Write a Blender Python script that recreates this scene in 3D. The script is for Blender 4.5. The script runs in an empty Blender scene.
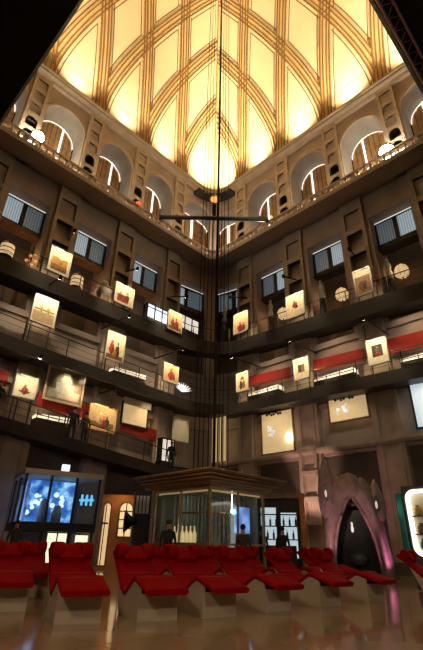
import bpy, bmesh, math, random
from math import sin, cos, pi, radians, sqrt, atan2, tan
from mathutils import Vector, Matrix
random.seed(7)
SC = bpy.context.scene
COL = SC.collection
D = 30.0                    # distance from the camera to the far corner of the hall
Q = 1/sqrt(2)
RC = 2.2                    # radius of the rounded corner
LV = 20.6                   # side of the square vault

# ------------------------------------------------------------------ materials
def mat(name, col, rough=0.7, metal=0.0, var=0.0, scale=3.0, emit=0.0, ecol=None, spec=0.5, bump=0.0):
    m = bpy.data.materials.new(name); m.use_nodes = True
    nt = m.node_tree; b = nt.nodes['Principled BSDF']
    b.inputs['Base Color'].default_value = (*col, 1)
    b.inputs['Roughness'].default_value = rough
    b.inputs['Metallic'].default_value = metal
    b.inputs['Specular IOR Level'].default_value = spec
    tc = nt.nodes.new('ShaderNodeTexCoord')
    no = nt.nodes.new('ShaderNodeTexNoise'); no.inputs['Scale'].default_value = scale
    no.inputs['Detail'].default_value = 5
    nt.links.new(tc.outputs['Object'], no.inputs['Vector'])
    if var > 0:
        r = nt.nodes.new('ShaderNodeValToRGB')
        r.color_ramp.elements[0].position = 0.3; r.color_ramp.elements[1].position = 0.7
        r.color_ramp.elements[0].color = (*[c*(1-var) for c in col], 1)
        r.color_ramp.elements[1].color = (*[min(1, c*(1+var*.6)) for c in col], 1)
        nt.links.new(no.outputs['Fac'], r.inputs['Fac'])
        nt.links.new(r.outputs['Color'], b.inputs['Base Color'])
    if bump > 0:
        bp = nt.nodes.new('ShaderNodeBump'); bp.inputs['Strength'].default_value = bump
        bp.inputs['Distance'].default_value = .05
        nt.links.new(no.outputs['Fac'], bp.inputs['Height']); nt.links.new(bp.outputs['Normal'], b.inputs['Normal'])
    if emit > 0:
        b.inputs['Emission Color'].default_value = (*(ecol or col), 1)
        b.inputs['Emission Strength'].default_value = emit
    return m

M = {}
M['wall'] = mat('wall_plaster', (.45, .365, .30), .85, var=.18, scale=.8, bump=.15)
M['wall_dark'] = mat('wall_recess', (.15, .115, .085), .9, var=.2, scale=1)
M['stone'] = mat('pilaster_stone', (.52, .415, .31), .8, var=.2, scale=1.5, bump=.2)
M['niche'] = mat('niche_grey', (.36, .33, .28), .8, var=.15, scale=1.2)
M['curtain'] = mat('tan_curtain', (.50, .29, .13), .8, var=.3, scale=2.5)
M['ledge'] = mat('ledge_plaster', (.42, .335, .265), .85, var=.15, scale=.7)
M['vault'] = mat('vault_yellow', (.84, .70, .43), .8, var=.06, scale=.25)
M['rib'] = mat('rib_ochre', (.70, .49, .21), .8, var=.08, scale=1.0)
M['ribline'] = mat('rib_brown', (.24, .115, .03), .8, var=.15, scale=1.0)
M['ramp'] = mat('ramp_dark', (.035, .025, .02), .6, var=.3, scale=1)
M['rampB'] = mat('ramp_grey_brown', (.05, .04, .034), .5, var=.25, scale=1)
M['black'] = mat('black_metal', (.012, .011, .011), .5)
M['dark'] = mat('dark_brown', (.03, .02, .015), .6)
M['rail'] = mat('rail_metal', (.12, .09, .07), .35, .8)
M['white'] = mat('white_paint', (.75, .72, .66), .6, var=.06)
M['cream'] = mat('cream_card', (.85, .74, .52), .8, var=.05)
M['gold'] = mat('gilt_frame', (.62, .40, .12), .45, .3, var=.3, scale=6)
M['red'] = mat('red_fabric', (.31, .0025, .003), .8, var=.14, scale=9, spec=.08, bump=.1)
M['redpaint'] = mat('red_panel', (.42, .025, .01), .7, var=.15)
M['beige'] = mat('beige_laminate', (.52, .42, .29), .5, var=.06)
M['pink'] = mat('pink_stone', (.44, .30, .28), .75, var=.3, scale=3, bump=.5)
M['sculpt'] = mat('carved_rock', (.42, .30, .28), .7, var=.3, scale=4, bump=.8)
M['greystone'] = mat('grey_stone', (.10, .105, .10), .35)
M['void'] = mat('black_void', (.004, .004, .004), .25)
M['orange'] = mat('orange_plaster', (.52, .20, .05), .7, var=.25, scale=3)
M['wood'] = mat('brown_wood', (.23, .12, .05), .5, var=.35, scale=5)
M['copper'] = mat('copper_tube', (.62, .40, .30), .4, .3)  # light reddish tone paints the warm highlight onto the truss
M['roofwood'] = mat('roof_wood', (.34, .17, .10), .5, var=.3, scale=3)
M['bronze'] = mat('bronze_trim', (.42, .27, .14), .38, .5, var=.3, scale=3)
M['skin'] = mat('skin', (.48, .28, .20), .6)
M['hair'] = mat('dark_hair', (.02, .014, .01), .6)
M['cloth'] = mat('dark_cloth', (.022, .02, .022), .8, var=.2, scale=8)
M['cloth2'] = mat('brown_cloth', (.07, .04, .03), .8, var=.2, scale=8)
M['jeans'] = mat('dark_trousers', (.03, .032, .045), .8)
M['teal'] = mat('teal_panel', (.012, .10, .08), .35, var=.2)
M['led'] = mat('led_white', (1, .95, .88), .5, emit=1.5, ecol=(1, .95, .88))  # glow for lamps, and for window frames that are only lit
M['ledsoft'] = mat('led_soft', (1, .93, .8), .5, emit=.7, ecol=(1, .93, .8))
M['flood'] = mat('flood_lens', (1, .92, .75), .5, emit=60, ecol=(1, .9, .68))
M['lens'] = mat('lamp_lens', (1, .9, .7), .5, emit=14, ecol=(1, .86, .6))
M['warmglow'] = mat('warm_glow', (1, .72, .34), .5, emit=.8, ecol=(1, .70, .36))
M['lampwarm'] = emit_lamp = mat('lit_parchment', (.8, .6, .34), .7, emit=.62, ecol=(1, .68, .34), var=.3, scale=5)
M['orangeglow'] = mat('orange_lamp', (1, .5, .1), .5, emit=.7, ecol=(1, .46, .12))
M['redlamp'] = mat('red_lamp', (1, .05, .03), .5, emit=4, ecol=(1, .04, .02))
M['pinkglow'] = mat('pink_glow', (1, .75, .65), .5, emit=.5, ecol=(1, .72, .6))
M['neonblue'] = mat('blue_neon', (.2, .6, 1), .5, emit=1.2, ecol=(.16, .55, 1))
M['cabinroof'] = mat('cabin_roof', (.62, .52, .42), .6)
M['vitrine'] = mat('vitrine_light', (1, .9, .68), .5, emit=1.2, ecol=(1, .86, .6))
M['lattice'] = mat('grey_lattice', (.27, .26, .21), .5, var=.2)  # grey of the panels and strips added inside the kiosk
M['warmstrip'] = mat('warm_strip', (1, .7, .4), .5, emit=.3, ecol=(1, .62, .32))
M['screenwarm'] = mat('warm_screen', (.75, .60, .34), .8, emit=.42, ecol=(1, .70, .34), var=.1)
M['screencold'] = mat('cold_screen', (.8, .88, .92), .8, emit=.6, ecol=(.72, .9, .98))
M['bluewhite'] = mat('blue_white_light', (.8, .88, 1), .5, emit=1.3, ecol=(.78, .88, 1))
M['screen_cloth'] = mat('screen_cloth', (.42, .37, .30), .9)
M['lampgrey'] = mat('pale_ceramic', (.62, .66, .68), .4)

def emit_tex(name, c0, c1, c2, strength, scale=2.0, stripes=False, base=.05):
    m = bpy.data.materials.new(name); m.use_nodes = True
    nt = m.node_tree; b = nt.nodes['Principled BSDF']
    b.inputs['Base Color'].default_value = (base, base, base, 1); b.inputs['Roughness'].default_value = .3
    tc = nt.nodes.new('ShaderNodeTexCoord')
    no = nt.nodes.new('ShaderNodeTexWave' if stripes else 'ShaderNodeTexNoise')
    no.inputs['Scale'].default_value = scale
    if stripes:
        no.bands_direction = 'X'; no.inputs['Distortion'].default_value = 1.0
    nt.links.new(tc.outputs['Object'], no.inputs['Vector'])
    r = nt.nodes.new('ShaderNodeValToRGB'); e = r.color_ramp.elements
    e[0].color = (*c0, 1); e[0].position = .32
    e[1].color = (*c2, 1); e[1].position = .68
    k = e.new(.5); k.color = (*c1, 1)
    nt.links.new(no.outputs['Fac'], r.inputs['Fac'])
    nt.links.new(r.outputs['Color'], b.inputs['Emission Color'])
    b.inputs['Emission Strength'].default_value = strength
    return m
M['bluepane'] = emit_tex('blue_window_pane', (.17, .23, .27), (.22, .29, .33), (.40, .48, .52), .85, 3.2, True)
M['darkpane'] = emit_tex('dim_window_pane', (.03, .045, .05), (.05, .065, .075), (.10, .125, .14), .9, 2.8, True)
M['projection'] = emit_tex('blue_projection', (.01, .04, .20), (.04, .16, .52), (.34, .62, .98), 1.6, 2.2)
M['projection2'] = emit_tex('violet_projection', (.02, .03, .14), (.12, .20, .55), (.30, .48, .9), 1.5, 1.4)
M['mural'] = emit_tex('old_photograph', (.05, .035, .02), (.10, .08, .05), (.15, .12, .08), .0, 2.5, base=.62)
nt = M['mural'].node_tree
_r = [n for n in nt.nodes if n.type == 'VALTORGB'][0]
for _e, _c in zip(_r.color_ramp.elements, ((.36, .28, .17), (.44, .35, .22), (.54, .44, .29))): _e.color = (*_c, 1)
nt.links.new(_r.outputs['Color'], nt.nodes['Principled BSDF'].inputs['Base Color'])
nt.nodes['Principled BSDF'].inputs['Emission Strength'].default_value = 0

def glass_mat(name, tint, refl):
    m = bpy.data.materials.new(name); m.use_nodes = True
    nt = m.node_tree; nt.nodes.clear()
    out = nt.nodes.new('ShaderNodeOutputMaterial'); mix = nt.nodes.new('ShaderNodeMixShader')
    tr = nt.nodes.new('ShaderNodeBsdfTransparent'); gl = nt.nodes.new('ShaderNodeBsdfGlossy')
    lw = nt.nodes.new('ShaderNodeLayerWeight'); lw.inputs['Blend'].default_value = .5
    pw = nt.nodes.new('ShaderNodeMath'); pw.operation = 'POWER'; pw.inputs[1].default_value = 3.5
    fr = nt.nodes.new('ShaderNodeMath'); fr.operation = 'MULTIPLY_ADD'; fr.inputs[1].default_value = .7; fr.inputs[2].default_value = refl
    nt.links.new(lw.outputs['Facing'], pw.inputs[0]); nt.links.new(pw.outputs[0], fr.inputs[0])
    tr.inputs['Color'].default_value = (*tint, 1); gl.inputs['Roughness'].default_value = .03
    nt.links.new(fr.outputs[0], mix.inputs[0]); nt.links.new(tr.outputs[0], mix.inputs[1])
    nt.links.new(gl.outputs[0], mix.inputs[2]); nt.links.new(mix.outputs[0], out.inputs[0])
    return m
M['glass'] = glass_mat('clear_glass', (.88, .94, .91), .07)

def floor_mat():
    m = bpy.data.materials.new('polished_floor'); m.use_nodes = True
    nt = m.node_tree; b = nt.nodes['Principled BSDF']
    tc = nt.nodes.new('ShaderNodeTexCoord'); no = nt.nodes.new('ShaderNodeTexNoise')
    no.inputs['Scale'].default_value = .9; no.inputs['Detail'].default_value = 6
    br = nt.nodes.new('ShaderNodeTexBrick'); br.offset = 0
    br.inputs['Scale'].default_value = .55; br.inputs['Mortar Size'].default_value = .004
    br.inputs['Color1'].default_value = (1, 1, 1, 1); br.inputs['Color2'].default_value = (.94, .93, .92, 1)
    br.inputs['Mortar'].default_value = (.72, .7, .68, 1); br.inputs['Brick Width'].default_value = .9
    br.inputs['Row Height'].default_value = .9
    r = nt.nodes.new('ShaderNodeValToRGB')
    r.color_ramp.elements[0].color = (.33, .235, .135, 1); r.color_ramp.elements[1].color = (.42, .30, .18, 1)
    mx = nt.nodes.new('ShaderNodeMix'); mx.data_type = 'RGBA'; mx.blend_type = 'MULTIPLY'; mx.inputs[0].default_value = 1
    rot = nt.nodes.new('ShaderNodeMapping'); rot.inputs['Rotation'].default_value = (0, 0, radians(45))
    nt.links.new(tc.outputs['Object'], no.inputs['Vector']); nt.links.new(tc.outputs['Object'], rot.inputs['Vector'])
    nt.links.new(rot.outputs[0], br.inputs['Vector'])
    nt.links.new(no.outputs['Fac'], r.inputs['Fac'])
    nt.links.new(r.outputs['Color'], mx.inputs['A']); nt.links.new(br.outputs['Color'], mx.inputs['B'])
    nt.links.new(mx.outputs['Result'], b.inputs['Base Color'])
    b.inputs['Roughness'].default_value = .085
    n2 = nt.nodes.new('ShaderNodeTexNoise'); n2.inputs['Scale'].default_value = 5
    bp = nt.nodes.new('ShaderNodeBump'); bp.inputs['Strength'].default_value = .02; bp.inputs['Distance'].default_value = .03
    nt.links.new(tc.outputs['Object'], n2.inputs['Vector'])
    nt.links.new(n2.outputs['Fac'], bp.inputs['Height']); nt.links.new(bp.outputs['Normal'], b.inputs['Normal'])
    return m
M['floor'] = floor_mat()

# ------------------------------------------------------------------ mesh helpers
def ident(x, o, z): return Vector((x, o, z))

class MB:
    """collects shapes, then links them as ONE mesh object"""
    def __init__(s, f=None):
        s.bm = bmesh.new(); s.f = f or ident; s.mi = 0
    def v(s, p): return s.bm.verts.new(s.f(*p))
    def face(s, pts):
        try:
            fc = s.bm.faces.new([s.v(p) for p in pts]); fc.material_index = s.mi; return fc
        except ValueError: pass
    def box(s, x0, x1, y0, y1, z0, z1, n=1):
        """box in mapped space; n cuts along x"""
        g = []
        for i in range(n+1):
            x = x0+(x1-x0)*i/n
            g.append([s.v((x, y0, z0)), s.v((x, y1, z0)), s.v((x, y1, z1)), s.v((x, y0, z1))])
        for i in range(n):
            for k in range(4):
                fc = s.bm.faces.new((g[i][k], g[i+1][k], g[i+1][(k+1) % 4], g[i][(k+1) % 4])); fc.material_index = s.mi
        for e in (g[0], g[-1]):
            fc = s.bm.faces.new(e); fc.material_index = s.mi
    def loft(s, rings, closed=True, cap=True):
        R = [[s.v(p) for p in r] for r in rings]
        n = len(R[0])
        for a, b in zip(R, R[1:]):
            for k in range(n if closed else n-1):
                fc = s.bm.faces.new((a[k], a[(k+1) % n], b[(k+1) % n], b[k])); fc.material_index = s.mi; fc.smooth = getattr(s, 'sm', False)
        if cap:
            for e in (R[0], R[-1]):
                try:
                    fc = s.bm.faces.new(e); fc.material_index = s.mi
                except ValueError: pass
    def tube(s, pts, r, n=8, r2=None):
        pts = [Vector(p) for p in pts]; rings = []
        for i, p in enumerate(pts):
            t = (pts[min(i+1, len(pts)-1)]-pts[max(i-1, 0)]).normalized()
            a = Vector((0, 0, 1)) if abs(t.z) < .9 else Vector((1, 0, 0))
            u = t.cross(a).normalized(); w = t.cross(u)
            rr = r if r2 is None else r+(r2-r)*i/(len(pts)-1)
            rings.append([p+(u*cos(2*pi*k/n)+w*sin(2*pi*k/n))*rr for k in range(n)])
        s.sm = True; s.loft(rings); s.sm = False
    def lathe(s, prof, c=(0, 0, 0), n=16, sq=1.0):
        s.sm = True
        s.loft([[(c[0]+r*cos(2*pi*k/n), c[1]+r*sq*sin(2*pi*k/n), c[2]+z) for k in range(n)] for r, z in prof]); s.sm = False
    def ball(s, c, r, n=12, sx=1, sy=1, sz=1):
        s.sm = True
        rings = []
        for j in range(n//2+1):
            a = -pi/2+pi*j/(n//2); rr = max(cos(a), .02)
            rings.append([(c[0]+sx*r*rr*cos(2*pi*k/n), c[1]+sy*r*rr*sin(2*pi*k/n), c[2]+sz*r*sin(a)) for k in range(n)])
        s.loft(rings); s.sm = False
    def prism(s, poly, y0, y1):
        """polygon in x,z extruded along y"""
        s.loft([[(x, y0, z) for x, z in poly], [(x, y1, z) for x, z in poly]])
    def build(s, name, mats, parent=None, bevel=0):
        bmesh.ops.remove_doubles(s.bm, verts=s.bm.verts, dist=1e-5)
        bmesh.ops.recalc_face_normals(s.bm, faces=s.bm.faces)
        me = bpy.data.meshes.new(name); s.bm.to_mesh(me); s.bm.free()
        for m in (mats if isinstance(mats, (list, tuple)) else [mats]): me.materials.append(m)
        o = bpy.data.objects.new(name, me); COL.objects.link(o)
        if bevel:
            b = o.modifiers.new('bevel', 'BEVEL'); b.width = bevel; b.segments = 2; b.limit_method = 'ANGLE'
        if parent is not None:
            o.parent = parent; o.matrix_parent_inverse = Matrix.Identity(4)
        return o

def tag(o, label, cat, group=None):
    o['label'] = label; o['category'] = cat
    if group: o['group'] = group
    return o
def struct(o): o['kind'] = 'structure'; return o
def thing(name, label, cat, loc=(0, 0, 0), rz=0, group=None):
    o = bpy.data.objects.new(name, None); COL.objects.link(o)
    o.empty_display_size = .2
    o.location = loc; o.rotation_euler = (0, 0, rz)
    return tag(o, label, cat, group)
def dup(root, label, loc=None, rz=None, group=None):
    r = root.copy(); COL.objects.link(r)
    if loc is not None: r.location = loc
    if rz is not None: r.rotation_euler = (0, 0, rz)
    r['label'] = label
    if group: r['group'] = group
    for ch in list(root.children):
        c = ch.copy(); COL.objects.link(c); c.parent = r
        for g in list(ch.children):
            d = g.copy(); COL.objects.link(d); d.parent = c
    return r

# wall coordinates: s = metres from the far corner along a wall, o = metres out from the wall, z = height
def P(side, s, o, z): return Vector((side*Q*(s-o), D-Q*(s+o), z))
def W(t, o, z, R=RC):
    a = R*pi/4
    if abs(t) >= a: return P(1 if t > 0 else -1, R+abs(t)-a, o, z)
    ps = t/R
    return Vector(((R-o)*sin(ps), D-R*sqrt(2)+(R-o)*cos(ps), z))
OFF = RC-RC*pi/4
def wf(side): return lambda x, o, z: W(side*(x-OFF), o, z)
def place(root, side, s, o, z, turn=0):
    """put a thing modelled with +x along the wall and -y out of it onto a wall"""
    root.location = P(side, s, o, z)
    root.rotation_euler = (0, 0, (pi/4 if side < 0 else -pi/4)+turn)

SIDES = ((-1, 'left'), (1, 'right'))
UP = {-1: [4.25, 8.35, 12.5, 16.7, 20.9], 1: [3.35, 7.65, 12.0, 16.3, 20.6]}       # upper pilasters
LO = {-1: [4.28, 8.73, 13.18, 17.6, 21.6], 1: [3.6, 8.1, 12.65, 17.1, 21.4]}       # lower pilasters
END = 21.4

# ------------------------------------------------------------------ floor
b = MB(); b.face([(-24, -6, 0), (24, -6, 0), (24, 34, 0), (-24, 34, 0)])
struct(b.build('floor', M['floor']))

# ------------------------------------------------------------------ walls
def strip_wall(b, xs, zlow, ztop, o):
    for xa, xb in zip(xs, xs[1:]):
        za, zb = zlow(xa), zlow(xb)
        b.face([(xa, o, za), (xb, o, zb), (xb, o, ztop), (xa, o, ztop)])
def span(a, c, n): return [a+(c-a)*i/n for i in range(n+1)]
WN = [0]
ZG = 21.2; ZS = 26.45; ZV = 29.3
def arch_bay(b, x0, x1, side):
    """upper bay with a deep arched niche"""
    c = (x0+x1)/2; hw = min(1.72, (x1-x0)/2-.12); zs = ZS-(1.72-hw)*.4; dep = 1.5
    hgt = hw*1.03
    zl = lambda x: zs+hgt*sqrt(max(0, 1-((x-c)/hw)**2))
    arc = [c-hw*cos(pi*i/20) for i in range(21)]
    b.mi = 0
    strip_wall(b, span(x0, c-hw, 2), lambda x: ZG, ZV, 0)
    strip_wall(b, span(c+hw, x1, 2), lambda x: ZG, ZV, 0)
    strip_wall(b, arc, zl, ZV, 0)
    b.mi = 1
    path = [(c-hw, ZG)]+[(x, zl(x)) for x in arc]+[(c+hw, ZG)]
    for p, q in zip(path, path[1:]):
        b.face([(p[0], 0, p[1]), (q[0], 0, q[1]), (q[0], -dep, q[1]), (p[0], -dep, p[1])])
    b.mi = 3                                                        # archivolt
    for rr, ww, pr in ((1.0, .16, .10), (1.16, .10, .05)):
        ring = [(c+(x-c)*rr, zs+(zl(x)-zs)*rr) for x in arc]
        rin2 = [(c+(x-c)*(rr+ww/hw), zs+(zl(x)-zs)*(rr+ww/hw)) for x in arc]
        ring = [(ring[0][0], ZG)]+ring+[(ring[-1][0], ZG)]; rin2 = [(rin2[0][0], ZG)]+rin2+[(rin2[-1][0], ZG)]
        for i in range(len(ring)-1):
            p, q, P2, Q2 = ring[i], ring[i+1], rin2[i], rin2[i+1]
            b.face([(p[0], pr, p[1]), (q[0], pr, q[1]), (Q2[0], pr, Q2[1]), (P2[0], pr, P2[1])])
            b.face([(p[0], pr, p[1]), (q[0], pr, q[1]), (q[0], 0, q[1]), (p[0], 0, p[1])])
            b.face([(P2[0], pr, P2[1]), (Q2[0], pr, Q2[1]), (Q2[0], 0, Q2[1]), (P2[0], 0, P2[1])])
    return c, hw, zs, hgt, dep
def pilaster_stack(b, c, w, z0, z1, cells, out=.22):
    """pilaster with a stack of recessed cells: cells = list of (zlo, zhi, depth, arched)"""
    x0, x1 = c-w/2, c+w/2; m = .2
    b.mi = 2
    b.box(x0, x0+m, -.1, out, z0, z1, 1); b.box(x1-m, x1, -.1, out, z0, z1, 1)
    zc = z0
    for lo, hi, dep, ar in cells:
        b.mi = 2; b.box(x0+m, x1-m, -.1, out-.02, zc, lo, 2); zc = hi
        if ar:
            hw = (x1-x0)/2-m
            zl = lambda x: hi-.42*(hi-lo)+.42*(hi-lo)*sqrt(max(0, 1-((x-c)/hw)**2))
            strip_wall(b, [c-hw*cos(pi*i/8) for i in range(9)], zl, hi+.01, out-.05)
        b.mi = 4 if dep > .4 else 0  # deep cells take the dark colour, painting in their shade
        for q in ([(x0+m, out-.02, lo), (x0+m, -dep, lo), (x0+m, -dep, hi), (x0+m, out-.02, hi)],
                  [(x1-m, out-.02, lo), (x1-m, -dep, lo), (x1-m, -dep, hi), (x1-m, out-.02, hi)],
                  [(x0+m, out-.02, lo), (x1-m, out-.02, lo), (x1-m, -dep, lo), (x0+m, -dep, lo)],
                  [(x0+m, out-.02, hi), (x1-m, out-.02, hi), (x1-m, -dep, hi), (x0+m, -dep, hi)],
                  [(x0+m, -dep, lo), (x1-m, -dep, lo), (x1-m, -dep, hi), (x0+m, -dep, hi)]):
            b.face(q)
    b.mi = 2; b.box(x0+m, x1-m, -.1, out-.02, zc, z1, 2)

arches = []
ARCH_LIT = {}
for side, sn in SIDES:
    b = MB(wf(side)); up = UP[side]; lo = LO[side]
    pw = 1.12
    edges = [OFF]+up
    for i in range(len(up)):
        x0 = OFF+.18 if i == 0 else up[i-1]+pw/2
        x1 = up[i]-pw/2
        arches.append((side, i)+arch_bay(b, x0, x1, side))
        if i < 4:
            pilaster_stack(b, up[i], pw, ZG, ZV, [(22.0, 22.7, .5, True), (23.0, 23.85, .42, True), (24.15, 25.0, .42, True),
                           (25.4, 26.2, -.1, True), (26.55, 27.4, -.1, True), (27.75, 28.6, -.12, False)])
    b.mi = 0; strip_wall(b, [up[-1]-pw/2, END], lambda x: ZG, ZV, 0)
    # storey with the tall rectangular openings, and the plain storeys under it
    lw = 1.45
    prev = OFF
    for i, c in enumerate(lo):
        x0 = prev; x1 = c-lw/2
        if i == 0: x0 = OFF
        cx = (max(x0, .9)+x1)/2; hw = min(1.24, (x1-x0)/2-.1)
        b.mi = 0
        strip_wall(b, span(x0, cx-hw, 3), lambda x: 12.0, ZG, 0)
        strip_wall(b, span(cx+hw, x1, 2), lambda x: 12.0, ZG, 0)
        strip_wall(b, span(cx-hw, cx+hw, 4), lambda x: 19.3, ZG, 0)
        b.mi = 0
        dep = 1.9
        for q in ([(cx-hw, 0, 12), (cx-hw, -dep, 12), (cx-hw, -dep, 19.3), (cx-hw, 0, 19.3)],
                  [(cx+hw, 0, 12), (cx+hw, -dep, 12), (cx+hw, -dep, 19.3), (cx+hw, 0, 19.3)],
                  [(cx-hw, 0, 19.3), (cx+hw, 0, 19.3), (cx+hw, -dep, 19.3), (cx-hw, -dep, 19.3)]): b.face(q)
        b.mi = 4; b.face([(cx-hw, -dep, 12), (cx+hw, -dep, 12), (cx+hw, -dep, 19.3), (cx-hw, -dep, 19.3)])  # back of the opening darkened in colour for its shade
        ARCH_LIT[(side, i)] = (cx, hw)
        pilaster_stack(b, c, lw, 12.0, ZG, [(14.2, 15.4, .0, False), (15.8, 17.0, .25, False), (17.4, 18.6, .25, False), (19.0, 20.3, -.02, False)], .18)
        # storeys below: panels between shallow pilasters
        n = 6 if i == 0 else 2
        b.mi = 0
        for za, zb, dp in ((8.3, 12.0, .18), (5.75, 8.3, .25), (0, 5.75, .2)):
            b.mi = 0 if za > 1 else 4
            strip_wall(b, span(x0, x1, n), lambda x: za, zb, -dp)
            b.mi = 0
            strip_wall(b, span(x0, x1, n), lambda x: zb-.35, zb, 0)
            for xx in (x0, x1): b.face([(xx, 0, za), (xx, -dp, za), (xx, -dp, zb), (xx, 0, zb)])
            for xa, xb in zip(span(x0, x1, n), span(x0, x1, n)[1:]):
                b.face([(xa, 0, zb-.35), (xb, 0, zb-.35), (xb, -dp, zb-.35), (xa, -dp, zb-.35)])
        b.mi = 2
        b.box(c-lw/2, c+lw/2, -.1, .22, 0, 12.0, 1)
        b.box(c-lw/2+.18, c-lw/2+.38, .22, .30, 0, 12.0, 1); b.box(c+lw/2-.38, c+lw/2-.18, .22, .30, 0, 12.0, 1)
        prev = c+lw/2
    struct(b.build('wall_'+sn, [M['wall'], M['niche'], M['stone'], M['stone'], M['wall_dark']]))

# pink-lit pilaster of the lower right wall gets its sunken squares
b = MB(wf(1)); b.mi = 0
for z0, z1 in ((2.2, 3.3), (3.5, 4.6), (4.8, 5.9)):
    b.box(7.55, 8.65, .28, .42, z1-.12, z1+.08, 1); b.box(7.55, 7.72, .28, .42, z0, z1, 1); b.box(8.48, 8.65, .28, .42, z0, z1, 1)
b.box(7.55, 8.65, .28, .42, 2.05, 2.2, 1)
struct(b.build('trim_7', M['stone']))

# ------------------------------------------------------------------ arched gallery windows
def window_arch(side, i, c, hw, zs, hg, dep):
    if c > 19.5: return
    f = wf(side); WN[0] += 1
    e = bpy.data.objects.new('window_%d' % WN[0], None); COL.objects.link(e); struct(e)
    k = .95; o = -dep+.06; zq = zs-.05
    arc = [(c-hw*k*cos(pi*j/20), zq+hg*k*sin(pi*j/20)) for j in range(21)]
    b = MB(f)
    for p, q in zip(arc, arc[1:]):
        b.face([(p[0], -dep, ZG), (q[0], -dep, ZG), (q[0], -dep, q[1]), (p[0], -dep, p[1])])
    b.build('curtain', M['curtain'], e)
    b = MB(f)
    b.mi = 0                                                        # grey tympanum behind the frame
    for j, (p, q) in enumerate(zip(arc, arc[1:])):
        b.face([(p[0], -dep+.01, p[1]), (q[0], -dep+.01, q[1]), (c+(q[0]-c)*1.1, -dep+.01, q[1]+.5), (c+(p[0]-c)*1.1, -dep+.01, p[1]+.5)])
    b.build('tympanum', M['niche'], e)
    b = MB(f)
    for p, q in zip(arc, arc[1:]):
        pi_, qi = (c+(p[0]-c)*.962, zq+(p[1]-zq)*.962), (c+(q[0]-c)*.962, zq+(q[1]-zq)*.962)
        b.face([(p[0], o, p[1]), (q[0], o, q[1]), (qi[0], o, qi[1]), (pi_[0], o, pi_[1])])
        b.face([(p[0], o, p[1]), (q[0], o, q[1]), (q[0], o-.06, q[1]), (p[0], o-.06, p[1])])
    b.build('light_strip', M['led'], e)  # glowing edge stands in for lamp light on the white arch frame
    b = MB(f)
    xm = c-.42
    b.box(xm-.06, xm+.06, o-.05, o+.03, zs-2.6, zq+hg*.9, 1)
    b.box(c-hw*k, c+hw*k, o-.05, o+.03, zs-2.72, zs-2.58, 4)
    b.build('mullion', M['led'], e)  # mullion and sill glow in place of lamp light on white frames
    b = MB(f)
    for j in range(1, 8):
        x = c-hw*k+2*hw*k*j/8
        zt = zq-.05+hg*k*sqrt(max(0, 1-((x-c)/(hw*k))**2))
        b.box(x-.025, x+.025, o-.07, o-.03, zs-2.6, zt, 1)
    b.build('curtain_rod', M['wood'], e)
for a in arches: window_arch(*a)

# ------------------------------------------------------------------ cornice, ledge, balustrade, moulding
def sweep(name, mats, prof, s0, s1, zf=None, n=10, R=RC, mi=None, parent=None, m=28):
    """closed profile [(o, z)] swept round the corner from left s0 to right s1 (signed s)"""
    off = R-R*pi/4
    ts = []
    a = R*pi/4
    t0 = s0+off if s0 < 0 else s0-off; t1 = s1-off if s1 > 0 else s1+off
    ts = sorted(set([t0, t1]+[t for t in [-a+2*a*i/n for i in range(n+1)] if t0 < t < t1]+[t for t in span(t0, t1, m)]))
    b = MB(lambda t, o, z: W(t, o, z, R))
    b.loft([[(t, o, z+(zf(t) if zf else 0)) for o, z in prof] for t in ts])
    return b.build(name, mats, parent)
struct(sweep('trim_1', M['stone'], [(0, 28.95), (.2, 29.0), (.28, 29.2), (.5, 29.3), (.5, 29.45), (.62, 29.5), (.62, 29.62), (-.6, 29.62), (-.6, 28.95)], -END, END))
struct(sweep('trim_2', M['ledge'], [(-.3, 21.2), (1.5, 21.2), (1.5, 21.32), (1.44, 21.36), (1.44, 21.5), (-1.3, 21.5), (-1.3, 21.2)], -END, END))
b = MB(W)
for t0, t1, n in ((-END+OFF, END-OFF, 70),):
    ts = span(t0, t1, n)
    for z0, z1, oa, ob in ((21.5, 21.62, 1.2, 1.42), (22.0, 22.14, 1.16, 1.46)):
        b.loft([[(t, oa, z0), (t, ob, z0), (t, ob, z1), (t, oa, z1)] for t in ts])
    k = int((t1-t0)/.42)
    for j in range(k):
        t = t0+(j+.5)*(t1-t0)/k; wd = .3 if j % 10 == 0 else .1
        b.box(t-wd/2, t+wd/2, 1.24, 1.38, 21.62, 22.0, 1)
struct(b.build('trim_3', M['stone']))
struct(sweep('trim_4', M['stone'], [(-.2, 5.55), (.34, 5.55), (.42, 5.68), (.42, 5.82), (-.2, 5.9)], 1.2, END))
struct(sweep('baseboard_right', M['wall_dark'], [(-.2, 0), (.34, 0), (.34, .5), (-.2, .5)], 1.2, END))

# ramps
zA = lambda t: 13.35 if t < 0 else 13.3-.055*t
zB = lambda t: 8.95-.035*t
zC = lambda t: 4.35-.1*(t-OFF)
RR = 4.4
def ramp(name, zf, th, s0, s1, m, wd=2.0):
    return struct(sweep(name, m, [(-.25, -.32), (wd-.12, -.32), (wd-.12, -th), (wd, -th), (wd, 0), (wd-.12, 0), (wd-.12, -.18), (-.25, -.18)], s0, s1, zf, n=14, R=RR, m=44))
ramp('ramp_gallery_upper', zA, .88, -END, END, M['ramp']).name = 'trim_8'
ramp('ramp_gallery_middle', zB, .62, -END, END, M['rampB']).name = 'trim_9'
ramp('ramp_gallery_lower', zC, .55, -END, -3.2, M['ramp']).name = 'trim_10'

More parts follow.
